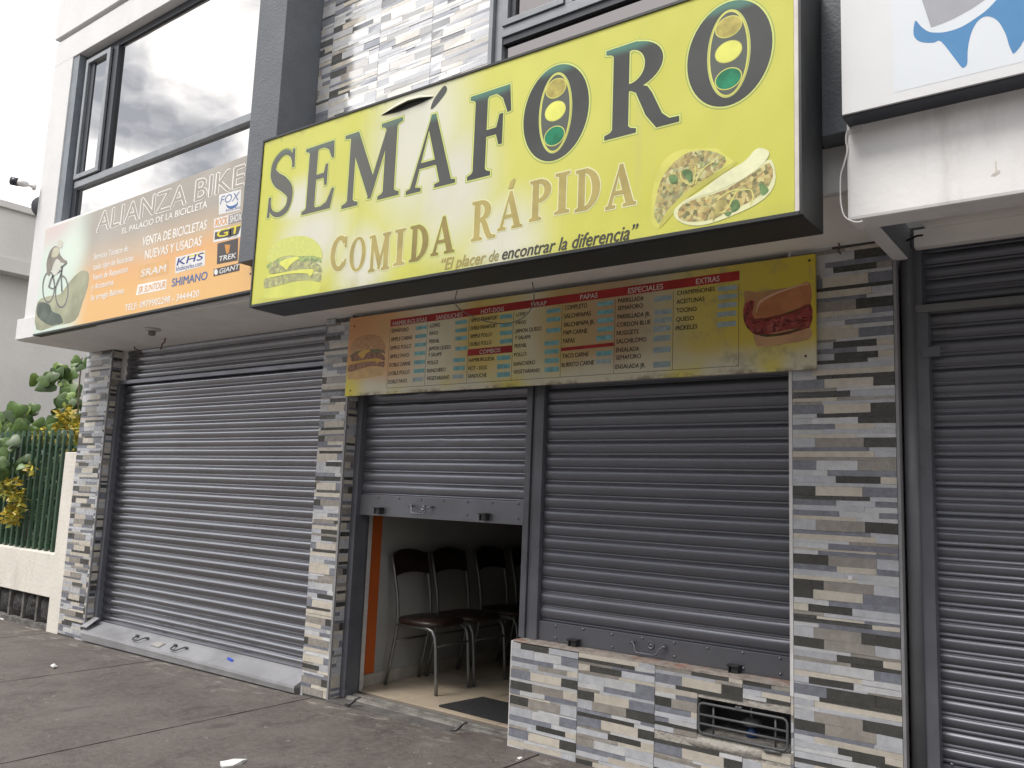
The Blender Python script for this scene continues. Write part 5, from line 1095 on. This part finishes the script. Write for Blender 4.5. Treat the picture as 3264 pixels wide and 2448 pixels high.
def put_leaf(parent, pos, size, rnd, face=(.75, -.65, .1), hang=.5, mi=None):
    o = part('leaf', LM[mi if mi is not None else rnd.choice((0, 0, 1, 1, 2))], None, parent, local=True)
    nrm = Vector((face[0]+rnd.uniform(-.5, .5), face[1]+rnd.uniform(-.5, .5), face[2]+rnd.uniform(-.2, .6))).normalized()
    dn = Vector((rnd.uniform(-.7, .7), rnd.uniform(-.4, .4), -hang+rnd.uniform(-.5, .5))); dn = (dn-nrm*dn.dot(nrm)).normalized(); xx = dn.cross(nrm)
    o.rotation_euler = Matrix((xx, dn, nrm)).transposed().to_euler(); o.scale = (size*rnd.uniform(.8, 1.1),)*3
    o.location = Vector(pos)-Vector(parent.location)
def vine(label, spots, stem_pts, seed):
    rnd = random.Random(seed); c = stem_pts[0]
    t = thing('climbing_plant', label, 'plant', c, 'leafy climbers behind the green fence')
    for sp in ([stem_pts]): part('stem', MB().tube(sp, [.012-.006*i/len(sp) for i in range(len(sp))], 6).mesh('stem', True), mat('vine_stem', (.10, .075, .05), .8), t)
    for (px, py, Y, rpx, nn, sz) in spots:
        c = onY(px, py, Y); k = float(np.linalg.norm(c-CAM))/FPX*rpx
        for _ in range(nn):
            a = rnd.uniform(0, 2*PI); r = math.sqrt(rnd.random())*k
            put_leaf(t, (c[0]+r*math.cos(a)*.9, c[1]+rnd.uniform(-.15, .15), c[2]+r*math.sin(a)), sz*rnd.uniform(.75, 1.2), rnd)
def P3(px, py, Y): return tuple(map(float, onY(px, py, Y)))
vine('tall climber with broad dark leaves right beside the tiled pillar', [(190, 1190, .45, 30, 11, .17), (200, 1245, .45, 28, 9, .16), (225, 1300, .45, 34, 14, .15), (205, 1335, .42, 34, 12, .14), (250, 1280, .5, 22, 8, .14), (160, 1215, .45, 12, 3, .15), (170, 1370, .4, 34, 10, .13), (268, 1148, .5, 12, 6, .11)], [P3(245, 1500, .4), P3(248, 1400, .42), P3(248, 1280, .48), P3(255, 1200, .5), P3(262, 1140, .5)], 4)
vine('broad leaved climber topping the left part of the green fence', [(70, 1335, .4, 36, 12, .19), (105, 1355, .4, 26, 8, .18), (15, 1340, .4, 26, 8, .19), (10, 1365, .35, 18, 5, .17), (85, 1300, .4, 14, 3, .15), (45, 1410, .03, 18, 6, .14), (65, 1465, .02, 20, 7, .13), (25, 1490, .02, 14, 5, .12), (5, 1475, .02, 14, 4, .13), (45, 1440, .3, 40, 10, .15)], [P3(60, 1560, .35), P3(60, 1450, .35), P3(65, 1380, .38), P3(85, 1300, .4)], 5)
def small_foliage(name, label, cat, spots, mats, seed, sz, base):
    rnd = random.Random(seed); t = thing(name, label, cat, base)
    V, F, MI = [], [], []
    for (c, r, nn) in spots:
        for _ in range(nn):
            while True:
                d = Vector((rnd.uniform(-1, 1), rnd.uniform(-1, 1), rnd.uniform(-1, 1)))
                if d.length < 1: break
            p = Vector(c)+Vector((d.x*r[0], d.y*r[1], d.z*r[2])); a = Vector((rnd.gauss(0, 1), rnd.gauss(0, 1), rnd.gauss(0, .7))).normalized(); n_ = a.orthogonal(); n_.rotate(Matrix.Rotation(rnd.uniform(0, 6.28), 3, a)); n_.normalize()
            s = sz*rnd.uniform(.6, 1.3); i = len(V)
            V += [tuple(p), tuple(p+a*s*.5+n_*s*.24), tuple(p+a*s), tuple(p+a*s*.5-n_*s*.24)]; F.append((i, i+1, i+2, i+3)); MI.append(rnd.randrange(len(mats)))
    me = mesh_from('foliage', V, F)
    for m in mats: me.materials.append(m)
    me.polygons.foreach_set('material_index', MI); o = part('foliage', me, None, t); o['kind'] = 'stuff'
    part('stem', MB().tube([base, (base[0]+.02, base[1], base[2]+.5), (base[0]-.02, base[1], base[2]+1.0)], [.02, .014, .008], 6).mesh('stem', True), mat('vine_stem', (.10, .075, .05), .8), t)
    return t
YM = [leafmat('yellow_leaf', (.44, .36, .035)), leafmat('ochre_leaf', (.36, .26, .02)), leafmat('lime_leaf', (.24, .27, .05))]
def wc(px, py, Y): return tuple(map(float, onY(px, py, Y)))
small_foliage('yellow_shrub', 'yellow leaved shrub beside the tiled pillar behind the fence top', 'shrub', [(wc(215, 1345, .28), (.22, .1, .16), 150), (wc(240, 1390, .28), (.14, .1, .2), 120), (wc(135, 1395, .25), (.15, .08, .14), 60), (wc(225, 1430, .3), (.15, .1, .15), 80)], YM, 8, .085, (-8.75, .35, 0))
small_foliage('yellow_shrub', 'ochre yellow shrub sprig poking through the fence pickets', 'shrub', [(wc(25, 1555, -.02), (.22, .06, .10), 120), (wc(55, 1590, -.02), (.14, .06, .10), 90), (wc(40, 1640, -.02), (.16, .06, .10), 110), (wc(100, 1500, .02), (.07, .04, .08), 25), (wc(45, 1615, 0), (.08, .05, .08), 30)], YM, 9, .075, (-9.55, .25, .1))
GM = [leafmat('hedge_a', (.020, .058, .022)), leafmat('hedge_b', (.030, .085, .028)), leafmat('hedge_c', (.05, .11, .035))]
small_foliage('garden_hedge', 'dark green hedge filling the garden behind the picket fence', 'hedge', [((-8.9-.32*k, .62+.12*(k % 2), .55+.5*j), (.36, .26, .36), 330) for k in range(9) for j in range(3)], GM, 10, .085, (-9.4, .6, 0))
bx('garden_soil', (-15, -8.11, .2, 8, -.2, -.02), mat('soil', (.06, .05, .04), .95), None) if False else struct('garden_soil', MB().box(-17, -8.11, .2, 14, -.22, -.03).mesh('garden_soil'), mat('soil', (.06, .05, .04), .95))
for o in list(bpy.data.objects):
    if o.type == 'MESH' and not o.data.materials: print('NOMAT', o.name)
